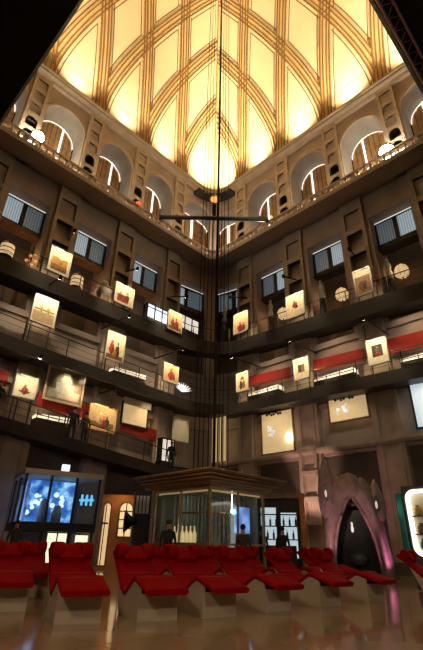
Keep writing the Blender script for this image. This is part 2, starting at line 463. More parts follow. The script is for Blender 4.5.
def railing(zf, s0, s1, label, hgt=.95, wd=1.94):
    e = thing('ramp_railing', label, 'railing', group='railings of the ramps')
    off = RR-RR*pi/4
    t0 = s0+off; t1 = s1-off if s1 > 0 else s1+off
    ts = span(t0, t1, 70)
    f = lambda t, o, z: W(t, o, z, RR)
    b = MB()
    b.tube([f(t, wd, zf(t)+hgt) for t in ts], .03, 6)
    b.build('handrail', M['rail'], e)
    for h_ in (.3, .62):
        b = MB(); b.tube([f(t, wd, zf(t)+h_) for t in ts], .012, 4); b.build('rail_wire', M['rail'], e)
    k = int((t1-t0)/2.2)
    for j in range(k+1):
        t = t0+(t1-t0)*j/k; p = f(t, wd, 0); z = zf(t)
        b = MB(); b.box(p.x-.025, p.x+.025, p.y-.025, p.y+.025, z-.1, z+hgt); b.build('post', M['rail'], e)
railing(zA, -END, END, 'thin metal railing along the topmost dark ramp')
railing(zB, -END, END, 'thin metal railing along the middle ramp with red panels')
railing(zC, -END, -4.5, 'thin metal railing along the lowest ramp above the glass cabin')

# ------------------------------------------------------------------ vault
def vo(w): return max(0, -.25+2.254*(w/10)**1.816)
def vsig(w): return 2.133*(w/10)**1.838
Z0 = ZV+.05
WMAX = 10*((LV/2+.25)/2.254)**(1/1.816)
ROOTS = [(Vector((0, D, 0)), Vector((-Q, -Q, 0)), Vector((Q, -Q, 0))), (Vector((0, D, 0)), Vector((Q, -Q, 0)), Vector((-Q, -Q, 0)))]
opp = Vector((0, D-LV*sqrt(2), 0))
ROOTS += [(opp, Vector((-Q, Q, 0)), Vector((Q, Q, 0))), (opp, Vector((Q, Q, 0)), Vector((-Q, Q, 0)))]
def vf(k):
    C, u, n = ROOTS[k]
    def f(s, w, raise_):
        o = vo(w)
        do = (vo(w+.05)-vo(max(0, w-.05)))/(.1 if w > .05 else .05+w)
        nn = Vector((n.x, n.y, -do)).normalized()
        p = C+u*s+n*o; p.z = Z0+w
        return p+nn*raise_
    return f
b = MB()
for k in range(4):
    b.f = vf(k)
    NW = 26
    ws = [WMAX*(i/NW)**.8 for i in range(NW+1)]
    for wa, wb in zip(ws, ws[1:]):
        oa, ob = vo(wa), min(vo(wb), LV/2)
        for j in range(10):
            fa, fb = j/10, (j+1)/10
            sa = lambda f, o: o+(LV-2*o)*f
            b.face([(sa(fa, oa), wa, 0), (sa(fb, oa), wa, 0), (sa(fb, ob), wb, 0), (sa(fa, ob), wb, 0)])
struct(b.build('ceiling', M['vault']))
b = MB()
SEQ = ((-.74, -.67, .02, 1), (-.46, .46, .10, 0), (-.46, -.36, .15, 1), (-.2, -.12, .15, 1), (.12, .2, .15, 1), (.36, .46, .15, 1), (.67, .74, .02, 1))
def rib(k, s0, sg, bases):
    b.f = vf(k)
    N = 60; wtop = WMAX*.985
    pts = [(s0+sg*vsig(wtop*i/N), wtop*i/N) for i in range(N+1)]
    others = [(q, g) for q in bases for g in (-1, 1) if (q, g) != (s0, sg)]
    for a0, a1, rs, mi in SEQ:
        prev = None; am = (a0+a1)/2
        for i in range(N+1):
            s, w = pts[i]
            s2, w2 = pts[min(i+1, N)]; s1, w1 = pts[max(i-1, 0)]
            ds = s2-s1; dl = sqrt((w2-w1)**2+(vo(w2)-vo(w1))**2); L = sqrt(ds*ds+dl*dl)
            cs, sn = dl/L, -ds/L                                   # perpendicular within the surface
            dwl = (w2-w1)/dl
            def pt(a):
                wa = max(0, w+a*sn*dwl); sa = s+a*cs
                return (sa, wa), vo(wa) <= sa <= LV-vo(wa)
            (A, ia), (B, ib) = pt(a0), pt(a1)
            (C_, ic) = pt(am)
            ok = ia and ib
            if mi == 1 and ok:
                own = abs(C_[0]-(s0-sg*vsig(C_[1])))               # the twin rib springing from the same pilaster
                if own < .44 and (sg < 0 or abs(am) > .5): ok = False
                if abs(am) > .5 and any(abs(C_[0]-(q+g*vsig(C_[1]))) < .52 for q, g in others): ok = False
            cur = (A, B) if ok else None
            if prev and cur:
                b.mi = mi
                (pa, pb), (ca, cb) = prev, cur
                b.face([(pa[0], pa[1], rs), (pb[0], pb[1], rs), (cb[0], cb[1], rs), (ca[0], ca[1], rs)])
                b.face([(pa[0], pa[1], rs), (ca[0], ca[1], rs), (ca[0], ca[1], 0), (pa[0], pa[1], 0)])
                b.face([(pb[0], pb[1], rs), (cb[0], cb[1], rs), (cb[0], cb[1], 0), (pb[0], pb[1], 0)])
            prev = cur
for k, bases in ((0, UP[-1][:4]), (1, UP[1][:4]), (2, UP[-1][:4]), (3, UP[1][:4])):
    for s0 in bases:
        rib(k, s0, 1, bases); rib(k, s0, -1, bases)
struct(b.build('trim_5', [M['rib'], M['ribline']]))
b = MB()                                                            # ribs along the four groins
for g in range(4):
    pts = []
    for i in range(41):
        w = WMAX*.985*i/40; o = vo(w)
        pts.append([Vector((0, D-o*sqrt(2), Z0+w)), Vector((0, opp.y+o*sqrt(2), Z0+w)),
                    Vector((-LV*Q+o*sqrt(2), (D+opp.y)/2, Z0+w)), Vector((LV*Q-o*sqrt(2), (D+opp.y)/2, Z0+w))][g])
    b.mi = 0; b.tube(pts, .22, 6)
struct(b.build('trim_6', M['rib']))

# ------------------------------------------------------------------ upper windows (blue panes) and the lit displays under them
for (side, i), (cx, hw) in ARCH_LIT.items():
    if cx > 19: continue
    f = wf(side); WN[0] += 1
    e = bpy.data.objects.new('window_%d' % WN[0], None); COL.objects.link(e); struct(e)
    o = -.75; z0, z1 = 17.45, 19.2
    b = MB(f)
    for x0, x1, za, zb in ((cx-hw, cx+hw, z1-.1, z1), (cx-hw, cx+hw, z0-.1, z0+.06), (cx-hw, cx-hw+.1, z0, z1), (cx+hw-.1, cx+hw, z0, z1), (cx-.12, cx+.12, z0, z1)):
        b.box(x0, x1, o-.05, o+.08, za, zb, 1)
    b.build('window_frame', M['dark'], e)
    b = MB(f); b.box(cx-hw+.05, cx+hw-.05, o+.08, o+.12, z1-.05, z1, 1); b.build('light_strip', M['ledsoft'], e)  # emissive strip along the upper frame edge
    near = (cx+.15, cx+hw-.12); far = (cx-hw+.12, cx-.15)
    for (x0, x1), m_ in ((near, M['bluepane']), (far, M['darkpane'])):
        b = MB(f); b.box(x0, x1, o-.03, o, z0+.06, z1-.1, 1); b.build('pane', m_, e)
    b = MB(f); b.box(cx-hw, cx+hw, -1.3, -.55, 17.1, 17.32, 1); b.build('lintel', M['wood'] if side < 0 else M['dark'], e)

def at_wall(side, f, name, label, cat, group=None): ...

def lantern(side, s, o, z, label, kind):
    ST = 1.75
    e = thing('display_lamp', label, 'lamp', group='lit displays of the upper ramp'); place(e, side, s, o, z+1.5); e.scale = (.72, .72, .85)
    if kind == 'drum':
        b = MB(); b.lathe([(.3, -ST), (.3, -ST+.1), (.08, -ST+.15), (.08, 0), (.5, .02), (.54, .1), (.05, .12)]); b.build('base', M['wood'], e)
        b = MB(); b.lathe([(.5, .12), (.52, .3), (.5, 1.0), (.42, 1.1)], n=20); b.build('lamp_shade', M['lampwarm'], e)
        b = MB(); b.lathe([(.42, 1.1), (.5, 1.14), (.3, 1.3), (.08, 1.36), (.08, 1.5)]); b.build('cap', M['wood'], e)
        for q in (.3, .62, .95):
            b = MB(); b.lathe([(.515, q), (.53, q+.02), (.53, q+.05), (.515, q+.07)], n=20); b.build('band', M['wood'], e)
    else:
        b = MB(); b.lathe([(.3, -ST), (.3, -ST+.05), (.05, -ST+.1), (.05, .5)]); b.build('base', M['dark'], e)
        b = MB(); rings = []
        for z_, r_ in ((.45, .3), (.6, .5), (.95, .58), (1.25, .42), (1.45, .12)):
            rings.append([((r_*(1 if k % 2 else .86))*cos(2*pi*k/24), (r_*(1 if k % 2 else .86))*sin(2*pi*k/24), z_) for k in range(24)])
        b.loft(rings); b.build('lamp_shade', M['lampwarm'], e)
        for k in range(0, 24, 3):
            b = MB(); b.tube([(r_*.93*cos(2*pi*k/24), r_*.93*sin(2*pi*k/24), z_) for z_, r_ in ((.45, .33), (.6, .53), (.95, .61), (1.25, .45), (1.45, .15))], .018, 4); b.build('pleat', M['wood'], e)
lantern(-1, 15.8, -.3, 13.2, 'round cream drum lamp glowing under the leftmost blue window', 'drum')
lantern(-1, 11.5, -.3, 13.2, 'round cream drum lamp glowing under the second blue window from left', 'drum')
lantern(1, 14.75, -.35, 12.7, 'glowing pleated cream lamp under the rightmost blue window', 'shell')
lantern(1, 11.0, -.4, 12.75, 'glowing pleated cream lamp under the second blue window from right', 'shell')
lantern(1, 6.5, -.5, 13.1, 'small glowing pleated lamp behind the poster nearest right of the corner', 'shell')

def figure_stand(side, s, o, z, label):
    e = thing('pale_statuette', label, 'statue', group='pale statuettes of the upper ramp'); place(e, side, s, o, z+1.7)
    b = MB(); b.lathe([(.25, -1.7), (.25, -.5), (.2, 0), (.2, .5), (.16, .55)], n=10); b.build('pedestal', M['dark'], e)
    b = MB(); b.lathe([(.1, .55), (.2, .7), (.12, 1.15), (.18, 1.4), (.14, 1.6), (.06, 1.68), (.1, 1.8), (.08, 1.95), (.02, 2.0)], n=12); b.build('body', M['lampgrey'], e)
figure_stand(1, 14.0, -.55, 12.65, 'pale statuette left of the rightmost glowing pleated lamp')
figure_stand(1, 9.7, -.3, 12.9, 'pale statuette left of the second glowing pleated lamp from right')
figure_stand(1, 5.6, -.3, 13.05, 'pale statuette under the blue window nearest right of the corner')
figure_stand(1, 2.6, 1.25, 13.05, 'pale statuette in the corner right of the lift cables')

e = thing('string_of_lights', 'small orange bulbs on a stand left of the leftmost upper poster', 'lights'); place(e, -1, 14.5, -.1, 14.6)
b = MB(); b.tube([(0, 0, -1.4), (0, 0, 1.5)], .04); b.build('pole', M['dark'], e)
for k, (x, z) in enumerate(((-.28, .35), (.05, .25), (.25, .55), (-.1, .75), (.15, 1.0))):
    b = MB(); b.ball((x, -.1, z), .085); b.tube([(x, -.1, z), (0, 0, z+.15)], .012, 4); b.mi = 0; b.build('bulb', M['orangeglow'], e)
e = thing('white_bust', 'rounded white bust on a plinth at the edge of the upper ramp', 'statue'); place(e, -1, 10.0, .45, 14.0)
b = MB(); b.box(-.3, .3, -.3, .3, -.9, .55); b.build('plinth', M['wood'], e)
b = MB(); b.lathe([(.15, .55), (.42, .65), (.5, .9), (.42, 1.15), (.2, 1.25)]); b.ball((0, 0, 1.4), .26); b.build('bust', M['white'], e)

# blue-white showcase and lit cases near the corner of the upper ramp
def showcase(side, s, o, z, w, h_, label, m, n=3):
    e = thing('light_case', label, 'display case', group='bright cases of the upper ramp'); place(e, side, s, o, z+.8)
    b = MB(); b.box(-w/2, w/2, -.25, .25, -.8, .3); b.build('base', M['dark'], e)
    for k in range(n):
        x0 = -w/2+w*k/n; b = MB(); b.box(x0+.05, x0+w/n-.05, -.2, .2, .3, h_-.06); b.build('light_panel', m, e)
    b = MB(); b.box(-w/2, w/2, -.25, .25, h_-.06, h_)
    for k in range(n+1):
        x0 = -w/2+w*k/n; b.box(x0-.04, x0+.04, -.23, .23, .3, h_-.06)
    b.build('frame', M['dark'], e)
showcase(-1, 5.9, .6, 13.2, 1.9, 1.35, 'blue-white glowing display case left of the third upper poster', M['bluewhite'])
showcase(-1, 3.6, 1.1, 13.2, 2.0, 1.35, 'bright white display case on the upper ramp left of the cables', M['ledsoft'])

# ------------------------------------------------------------------ posters with their lamps
COLS = {}
def pm(c, rough=.7):
    k = tuple(c)
    if k not in COLS: COLS[k] = mat('print_%d' % len(COLS), c, rough, var=.22, scale=5)
    return COLS[k]
def lamp_at(pos, target, label, root_pt, energy, size=55):
    """spot lamp on a dark rod: root_pt is where the rod is fixed"""
    e = thing('picture_lamp', label, 'lamp', pos, group='spot lamps of the posters')
    b = MB(); d = Vector(root_pt)-Vector(pos); b.tube([(0, 0, 0), tuple(d)], .045, 6); b.build('rod', M['black'], e)
    t = (Vector(target)-Vector(pos)).normalized()
    u = t.orthogonal().normalized(); w = t.cross(u)
    b = MB(); rings = []
    for a, r in ((-.12, .04), (-.1, .08), (.1, .1), (.12, .1)):
        rings.append([tuple(t*a+(u*cos(2*pi*k/10)+w*sin(2*pi*k/10))*r) for k in range(10)])
    b.loft(rings); b.build('lamp_head', M['black'], e)
    b = MB(); b.loft([[tuple(t*.125+(u*cos(2*pi*k/10)+w*sin(2*pi*k/10))*r) for k in range(10)] for r in (.085, .02)]); b.build('lens', M['lens'], e)
    L = bpy.data.lights.new('picture_spot', 'SPOT'); L.energy = energy; L.color = (1, .80, .52); L.spot_size = radians(size); L.spot_blend = .6; L.shadow_soft_size = .06
    o = bpy.data.objects.new('picture_spot', L); COL.objects.link(o)
    o.location = Vector(pos)+t*.16; o.rotation_euler = t.to_track_quat('-Z', 'Y').to_euler()

def poster(side, s0, s1, z0, z1, o, label, ground, blobs, border=None, frame=None, foot=None, lamp=True, energy=165, rod='up', lamp_label=''):
    e = thing('poster', label, 'poster', group='lit posters along the ramps')
    s = (s0+s1)/2; w = s1-s0; h_ = z1-z0
    place(e, side, s, o+(.06 if o > 1.9 else 0), z0)
    fm = frame or M['white']
    b = MB(); t = .07
    for x0, x1, za, zb in ((-w/2, w/2, 0, t), (-w/2, w/2, h_-t, h_), (-w/2, -w/2+t, 0, h_), (w/2-t, w/2, 0, h_)):
        b.box(x0, x1, -.06, .04, za, zb)
    b.build('frame', fm, e)
    b = MB(); b.box(-w/2+t, w/2-t, -.03, .02, t, h_-t); pc = b.build('picture', pm(ground), e)
    bx = -1 if side < 0 else -1
    for cx, cz, bw, bh, col, kind in blobs:                         # printed shapes
        cx = cx*w/2; cz = cz*h_; bw = bw*w; bh = bh*h_
        rn = random.Random(int(cx*1000)+int(cz*777))
        def blob(x, z, pw, ph, y, c_):
            b = MB()
            b.prism([(x+pw/2*cos(2*pi*k/18)*(1+.22*rn.uniform(-1, 1)), z+ph/2*sin(2*pi*k/18)*(1+.18*rn.uniform(-1, 1))) for k in range(18)], y-.003, y)
            b.build('print', pm(c_), pc)
        if kind == 'r':
            b = MB(); b.box(cx-bw/2, cx+bw/2, -.036, -.031, cz-bh/2, cz+bh/2); b.build('print', pm(col), pc)
        else:                                                       # a standing figure: body, head and a darker fold
            blob(cx, cz-bh*.12, bw, bh*.76, -.033, col)
            blob(cx+rn.uniform(-.1, .1)*bw, cz+bh*.36, bw*.42, bh*.26, -.037, tuple(min(1, q*1.7+.05) for q in col))
            blob(cx+bw*.12, cz-bh*.2, bw*.3, bh*.5, -.041, tuple(q*.5 for q in col))
    if foot is not None:
        for x in (-w*.38, w*.38):
            b = MB(); b.box(x-.02, x+.02, .02, .06, foot-z0, .2); b.build('support_post', M['rail'], e)
    if lamp:
        top = P(side, s, o+1.15, z1+.75)
        root = P(side, s-1.0, .2, z1+2.4) if rod == 'up' else P(side, s, .2, z1+.9)
        lamp_at(top, P(side, s, o, z0+h_*.55), lamp_label, root, energy*1.35, 85)
R_, K_, B_, O_, Y_ = (.45, .04, .02), (.06, .04, .03), (.25, .12, .05), (.70, .33, .06), (.80, .58, .20)
CR = (.85, .74, .50)
poster(-1, 13.1, 14.35, 13.6, 15.15, 2.0, 'white-framed poster with orange picture, leftmost on the upper ramp', CR,
       [(0, .42, .7, .42, O_, 'r'), (0, .22, .7, .22, B_, 'r'), (0, .5, .45, .32, Y_, 'e')], foot=13.2, lamp_label='spot lamp above the leftmost upper-ramp poster')
poster(-1, 8.83, 10.2, 13.5, 14.85, 2.0, 'poster with red and brown figures, second from left on the upper ramp', CR,
       [(-.1, .3, .55, .35, R_, 'r'), (.3, .42, .25, .55, B_, 'e'), (-.35, .4, .2, .4, B_, 'e')], foot=13.2, lamp_label='spot lamp above the second upper-ramp poster')
poster(-1, 4.85, 6.1, 13.25, 14.7, 2.0, 'tan poster with brown figures, on the upper ramp left of the bright white case', (.72, .52, .28),
       [(-.3, .42, .25, .6, B_, 'e'), (.2, .38, .3, .62, R_, 'e'), (0, .15, .8, .15, B_, 'r')], foot=13.2, lamp_label='spot lamp above the upper-ramp poster left of the cables')
poster(-1, 13.3, 14.57, 10.5, 12.05, 2.0, 'cream poster with faint standing figures, leftmost of the middle ramp', (.9, .82, .62),
       [(0, .5, .8, .04, B_, 'r'), (-.3, .55, .15, .4, Y_, 'e'), (.3, .55, .15, .4, Y_, 'e'), (0, .22, .85, .4, (.55, .40, .22), 'r')], foot=9.3, rod='short', lamp_label='spot lamp above the leftmost middle-ramp poster', energy=190)
poster(-1, 9.03, 10.25, 9.9, 11.6, 2.0, 'cream poster with red and dark figures, second from left on the middle ramp', CR,
       [(-.35, .45, .3, .5, R_, 'e'), (.25, .4, .22, .6, K_, 'e'), (.0, .3, .2, .4, O_, 'e'), (0, .12, .85, .15, B_, 'r')], foot=9.2, rod='short', lamp_label='spot lamp above the second middle-ramp poster')
poster(-1, 4.9, 6.12, 9.75, 10.95, 2.0, 'amber poster with one dark red figure, on the middle ramp left of the cables', (.75, .50, .22),
       [(.0, .45, .4, .65, R_, 'e'), (.35, .4, .2, .5, B_, 'e')], foot=9.0, rod='short', lamp_label='spot lamp above the middle-ramp poster left of the cables')
poster(-1, 13.05, 14.15, 7.05, 8.15, 1.0, 'cream poster with small dark red figure, left of the big grey photograph', (.92, .82, .6),
       [(0, .38, .28, .45, R_, 'e'), (0, .3, .5, .18, B_, 'e')], foot=5.5, rod='short', lamp_label='spot lamp above the cream poster on the lowest ramp')
poster(-1, 8.3, 10.05, 6.28, 7.65, 1.0, 'gilt-framed brown landscape painting on the lowest ramp', (.58, .40, .18),
       [(0, .25, .8, .2, B_, 'r'), (-.2, .5, .25, .5, (.62, .45, .2), 'e'), (.3, .4, .2, .45, K_, 'e'), (.05, .35, .2, .5, R_, 'e')], frame=M['gold'], foot=5.1, rod='short', energy=150, lamp_label='spot lamp above the gilt-framed painting')
poster(1, 4.2, 5.5, 13.5, 15.0, 2.0, 'cream and orange poster, on the upper ramp right of the cables', (.85, .62, .34),
       [(-.1, .3, .35, .5, R_, 'e'), (.3, .25, .3, .4, B_, 'e')], foot=12.9, lamp_label='spot lamp above the upper-ramp poster right of the cables')
poster(1, 8.5, 9.8, 13.12, 14.7, 2.0, 'cream poster with one small dark red figure, on the upper ramp right of centre', (.9, .74, .46),
       [(-.05, .55, .28, .32, R_, 'e'), (.1, .45, .2, .2, K_, 'e')], foot=12.7, lamp_label='spot lamp above the cream poster on the upper ramp, right side')
poster(1, 12.95, 13.95, 12.88, 14.5, 2.0, 'dim brown poster with bright top edge, rightmost of the upper ramp', (.42, .26, .14),
       [(0, .82, .85, .22, CR, 'r'), (0, .4, .5, .5, B_, 'e')], foot=12.5, lamp_label='spot lamp above the rightmost upper-ramp poster', energy=80)  # the cream bar paints in the lamp-lit top edge
poster(1, 4.4, 5.4, 9.45, 10.7, 2.0, 'amber poster with dark figures, on the middle ramp right of the cables', (.82, .62, .30),
       [(-.2, .4, .25, .6, K_, 'e'), (.25, .4, .22, .55, B_, 'e'), (0, .7, .3, .2, R_, 'e')], foot=8.6, rod='short', lamp_label='spot lamp above the middle-ramp poster right of the cables')
poster(1, 8.7, 9.72, 9.2, 10.45, 2.0, 'cream poster with two small dark figures, between two red panels', CR,
       [(-.2, .5, .2, .36, K_, 'r'), (.2, .5, .2, .36, B_, 'r')], foot=8.4, rod='short', lamp_label='spot lamp above the poster between two red panels')
poster(1, 13.05, 14.1, 8.92, 10.25, 2.0, 'cream matted portrait with dark face, rightmost of the middle ramp', (.92, .82, .58),
       [(0, .52, .5, .46, K_, 'r'), (0, .55, .22, .26, B_, 'e'), (0, .40, .3, .14, R_, 'e')], foot=8.3, rod='short', lamp_label='spot lamp above the matted portrait')

# ------------------------------------------------------------------ panels, murals, red strips, vitrines
def wall_panel(name, side, s0, s1, o, zc, h_, label, cat, m, thick=.05, slope=0.0, frame=None, group=None):
    s = (s0+s1)/2; w = s1-s0
    e = thing(name, label, cat, group=group); place(e, side, s, o, zc)
    sg = 1
    d = slope*w/2
    b = MB()
    b.loft([[(-w/2, -thick, -h_/2-d), (w/2, -thick, -h_/2+d), (w/2, -thick, h_/2+d), (-w/2, -thick, h_/2-d)],
            [(-w/2, 0, -h_/2-d), (w/2, 0, -h_/2+d), (w/2, 0, h_/2+d), (-w/2, 0, h_/2-d)]])
    b.build('panel', m, e)
    if frame:
        t = .09
        b = MB()
        for x0, x1, za, zb in ((-w/2-t, w/2+t, -h_/2-t, -h_/2), (-w/2-t, w/2+t, h_/2, h_/2+t), (-w/2-t, -w/2, -h_/2, h_/2), (w/2, w/2+t, -h_/2, h_/2)):
            b.box(x0, x1, -thick-.04, 0, za, zb)
        b.build('frame', frame, e)
    return e
# on the left wall local +x runs towards the corner; on the right wall away from it
RG = 'red panels of the ramps'
wall_panel('red_panel', -1, 9.6, 12.8, .75, 7.2, .72, 'red panel under the big grey photograph', 'wall panel', M['redpaint'], slope=-.02, group=RG)
wall_panel('red_panel', -1, 5.0, 7.6, .4, 6.95, .72, 'red panel right of the gilt-framed painting', 'wall panel', M['redpaint'], slope=-.08, group=RG)
wall_panel('red_panel', -1, 14.3, 18.5, .4, 8.0, .75, 'red panel at the far left of the lowest ramp', 'wall panel', M['redpaint'], slope=-.03, group=RG)
wall_panel('red_panel', 1, 3.9, 7.35, .35, 10.65, .72, 'red panel left of the poster with two small dark figures', 'wall panel', M['redpaint'], slope=-.05, group=RG)
wall_panel('red_panel', 1, 9.0, 12.15, .35, 10.45, .72, 'red panel between two cream posters on the right', 'wall panel', M['redpaint'], slope=-.05, group=RG)
wall_panel('red_panel', 1, 13.5, 18.5, .35, 10.3, .85, 'red panel right of the matted portrait', 'wall panel', M['redpaint'], slope=-.05, group=RG)
e = wall_panel('photo_mural', -1, 10.65, 12.6, 1.0, 8.15, 1.62, 'big pale old photograph of a building above a red panel', 'picture', M['mural'], frame=M['cream'])
b = MB()
for x0, x1, z0, z1 in ((-.85, .85, -.7, -.25), (-.5, .5, -.25, .1), (-.3, .3, .1, .4)): b.box(x0, x1, -.075, -.052, z0, z1)
b.box(-.2, .2, -.072, -.052, .4, .65); b.build('print', pm((.86, .78, .6)), e)
wall_panel('lit_screen', -1, 5.9, 7.65, .5, 7.75, 1.2, 'small glowing cream screen above the red panel by the painting', 'screen', M['screenwarm'], frame=M['dark'])
wall_panel('lit_banner', -1, 5.7, 7.7, .6, 8.45, .4, 'narrow amber banner directly above the small glowing screen', 'banner', M['cream'])
wall_panel('pale_banner', -1, 2.5, 3.9, .6, 7.55, 1.5, 'pale upright banner on the left wall beside the corner', 'banner', M['cream'])
for s0, s1, z0, z1, lab in ((4.84, 7.1, 5.95, 8.35, 'tall warm-lit screen with sparkles on right wall nearest the corner'), (9.6, 11.8, 7.1, 8.35, 'wide warm-lit screen on the right wall above the rock gateway'),):
    e = wall_panel('projection_screen', 1, s0, s1, .12, (z0+z1)/2, z1-z0, lab, 'screen', M['screenwarm'], frame=M['wood'])
    w = s1-s0; h_ = z1-z0
    b = MB()
    for k in range(9): b.ball((-w*.15+random.uniform(-.35, .35), -.06, h_*.05+random.uniform(-.35, .35)), random.uniform(.05, .12), 8, sy=.12)
    b.build('projected_spark', M['screencold'], e)
    b = MB()
    for k in range(7): b.ball((-w*.3+k*.17, -.1, h_/2-.08+.06*sin(k*2)), .08, 8)
    b.build('scalloped_fringe', M['dark'], e)
e = thing('wall_lamp', 'bright wall lamp at the lower right of the tall warm-lit screen', 'lamp'); place(e, 1, 6.85, .3, 6.5)
b = MB(); b.lathe([(.03, 0), (.13, .05), (.15, .25), (.08, .42), (.03, .45)]); b.build('lamp_shade', M['lens'], e)
b = MB(); b.box(-.04, .04, 0, .2, .1, .2); b.build('bracket', M['dark'], e)
e = wall_panel('projection_screen', 1, 14.15, 17.0, .25, 7.25, 2.3, 'cold white screen at the right edge above the cabinet', 'screen', M['screencold'], frame=M['dark'])
e = wall_panel('lit_banner', 1, 1.2, 2.4, .85, 7.2, 2.9, 'bright narrow banner right beside the corner above the lift roof', 'banner', M['screenwarm'])
b = MB()
for x in (-.35, -.05, .3): b.box(x-.04, x+.04, -.11, -.06, -1.5, 1.5)
b.build('dark_stripe', M['dark'], e)

def vitrine(side, s, o, z, w, label, bright=True, hh=.75):
    e = thing('display_table', label, 'display table', group='lit display tables of the ramps'); place(e, side, s, o, z)
    b = MB(); b.box(-w/2, w/2, -.3, .3, 0, hh-.25); b.build('base', M['dark'], e)
    b = MB(); b.prism([(-w/2+.03, hh-.25), (w/2-.03, hh-.25), (w/2-.03, hh+.02), (-w/2+.03, hh-.08)], -.28, .28); b.build('glass_top', M['vitrine'], e)
    b = MB(); b.box(-w/2, w/2, -.31, -.28, hh-.14, hh-.10)
    for k in range(4): b.box(-w/2+w*k/3-.02, -w/2+w*k/3+.02, -.31, -.28, hh-.25, hh-.02)
    b.build('frame', M['dark'], e)
vitrine(1, 5.9, 1.1, zB(5.5)-.15, 2.4, 'lit display table under the red panel right of the corner', hh=.95)
vitrine(1, 10.7, 1.1, zB(10.3)-.15, 2.4, 'lit display table under the red panel between two cream posters', hh=.95)
vitrine(1, 15.6, 1.1, zB(15)-.15, 2.6, 'lit display table under the rightmost red panel', hh=.95)
vitrine(-1, 12.0, .95, zC(-11.5)-.15, 1.7, 'lit display table under the big grey photograph', hh=1.1)
vitrine(-1, 7.9, 1.0, zB(-7.4)-.15, 2.3, 'lit display table between two middle-ramp posters on the left', hh=.95)

e = thing('starburst_lamp', 'white starburst lamp on the middle ramp left of the cables', 'lamp'); place(e, -1, 4.0, 1.5, zB(-3)-.1)
b = MB(); b.lathe([(.25, 0), (.25, .04), (.04, .1), (.04, .8)]); b.build('stand', M['dark'], e)
for k in range(9):
    a = radians(-70+17.5*k)+pi/2
    b = MB(); b.tube([(0, 0, .75), (.75*cos(a), -.1, .75+.55*sin(a))], .05, 6, .02); b.build('ray', M['led'], e)
e = thing('bright_niche', 'tall bright case with two dark posts on lowest ramp right of red panel', 'display case'); place(e, -1, 4.4, .7, zC(-4)-.15)
b = MB(); b.box(-.45, .45, -.2, .2, .75, 2.0); b.build('light_panel', M['ledsoft'], e)
b = MB(); b.box(-.5, .5, -.25, .25, 0, .75); b.box(-.5, .5, -.25, .25, 2.0, 2.08)
for x in (-.47, -.1, .25, .47): b.box(x-.035, x+.035, -.24, .2, .75, 2.0)
b.build('frame', M['dark'], e)

# ------------------------------------------------------------------ floodlights on the gallery ledge
def flood(side, s, z, label, r=.2, energy=350):
    e = thing('floodlight', label, 'floodlight', group='floodlights on the ledge')
    p = P(side, s, 1.05, z); e.location = p
    d = (Vector((0, 6, 1))-p).normalized(); u = d.orthogonal().normalized(); w = d.cross(u)
    rg = lambda a, rr: [tuple(d*a+(u*cos(2*pi*k/12)+w*sin(2*pi*k/12))*rr) for k in range(12)]
    b = MB(); b.loft([rg(-.3, r*.6), rg(-.28, r), rg(0, r*1.2), rg(.02, r*1.2)]); b.tube([(0, 0, 0), (0, 0, 21.5-z)], .04); b.build('housing', M['black'], e)
    b = MB(); b.loft([rg(.025, r), rg(.06, r*.6)]); b.build('lens', M['flood'], e)
    L = bpy.data.lights.new('flood_point', 'POINT'); L.energy = energy; L.color = (1, .86, .62); L.shadow_soft_size = .2
    o = bpy.data.objects.new('flood_point', L); COL.objects.link(o); o.location = P(side, s, .6, z+.3)
flood(-1, 16.3, 22.75, 'brilliant floodlight in front of the leftmost arch', .36, 480)
flood(1, 15.85, 22.5, 'brilliant floodlight in front of the rightmost full arch', .46, 600)
def small_lamp(side, s, z, label, m, r=.1):
    e = thing('beacon_lamp', label, 'lamp'); e.location = P(side, s, 1.3, z)
    b = MB(); b.ball((0, 0, 0), r); b.build('bulb', m, e)
    b = MB(); b.tube([(0, 0, -.05), (0, 0, 22.1-z)], .03); b.build('stem', M['black'], e)
small_lamp(-1, 8.9, 22.35, 'small red lamp on the balustrade between the second and third arch', M['redlamp'], .16)
small_lamp(1, 7.2, 22.45, 'small yellow lamp on the balustrade right of the corner', M['warmglow'], .13)

# warm downlight in the rounded corner under the cornice
e = thing('corner_lamp', 'small orange lamp high in the rounded corner under the dark cornice', 'lamp', (.05, D-1.75, 28.05))
b = MB(); b.lathe([(.45, .1), (.48, .2), (.2, .35), (.05, .5), (.05, .75)]); b.build('lamp_shade', M['bronze'], e)
b = MB(); b.lathe([(.1, .06), (.38, .07), (.42, .12)]); b.build('lens', M['orangeglow'], e)
struct(sweep('trim_11', M['dark'], [(-.1, 28.6), (.75, 28.8), (.75, 28.96), (-.1, 28.96)], -2.6, 2.6, m=6))
# beam spanning the corner at the ledge
b = MB(); A = P(-1, 7.0, 1.45, 22.25); B = P(1, 7.0, 1.45, 22.25); b.tube([A, B], .16, 8)
b.tube([A, (A.x, A.y, 22.0)], .1); b.tube([B, (B.x, B.y, 22.0)], .1)
tag(b.build('corner_beam', M['black']), 'long dark beam spanning the hall corner at gallery height', 'beam')

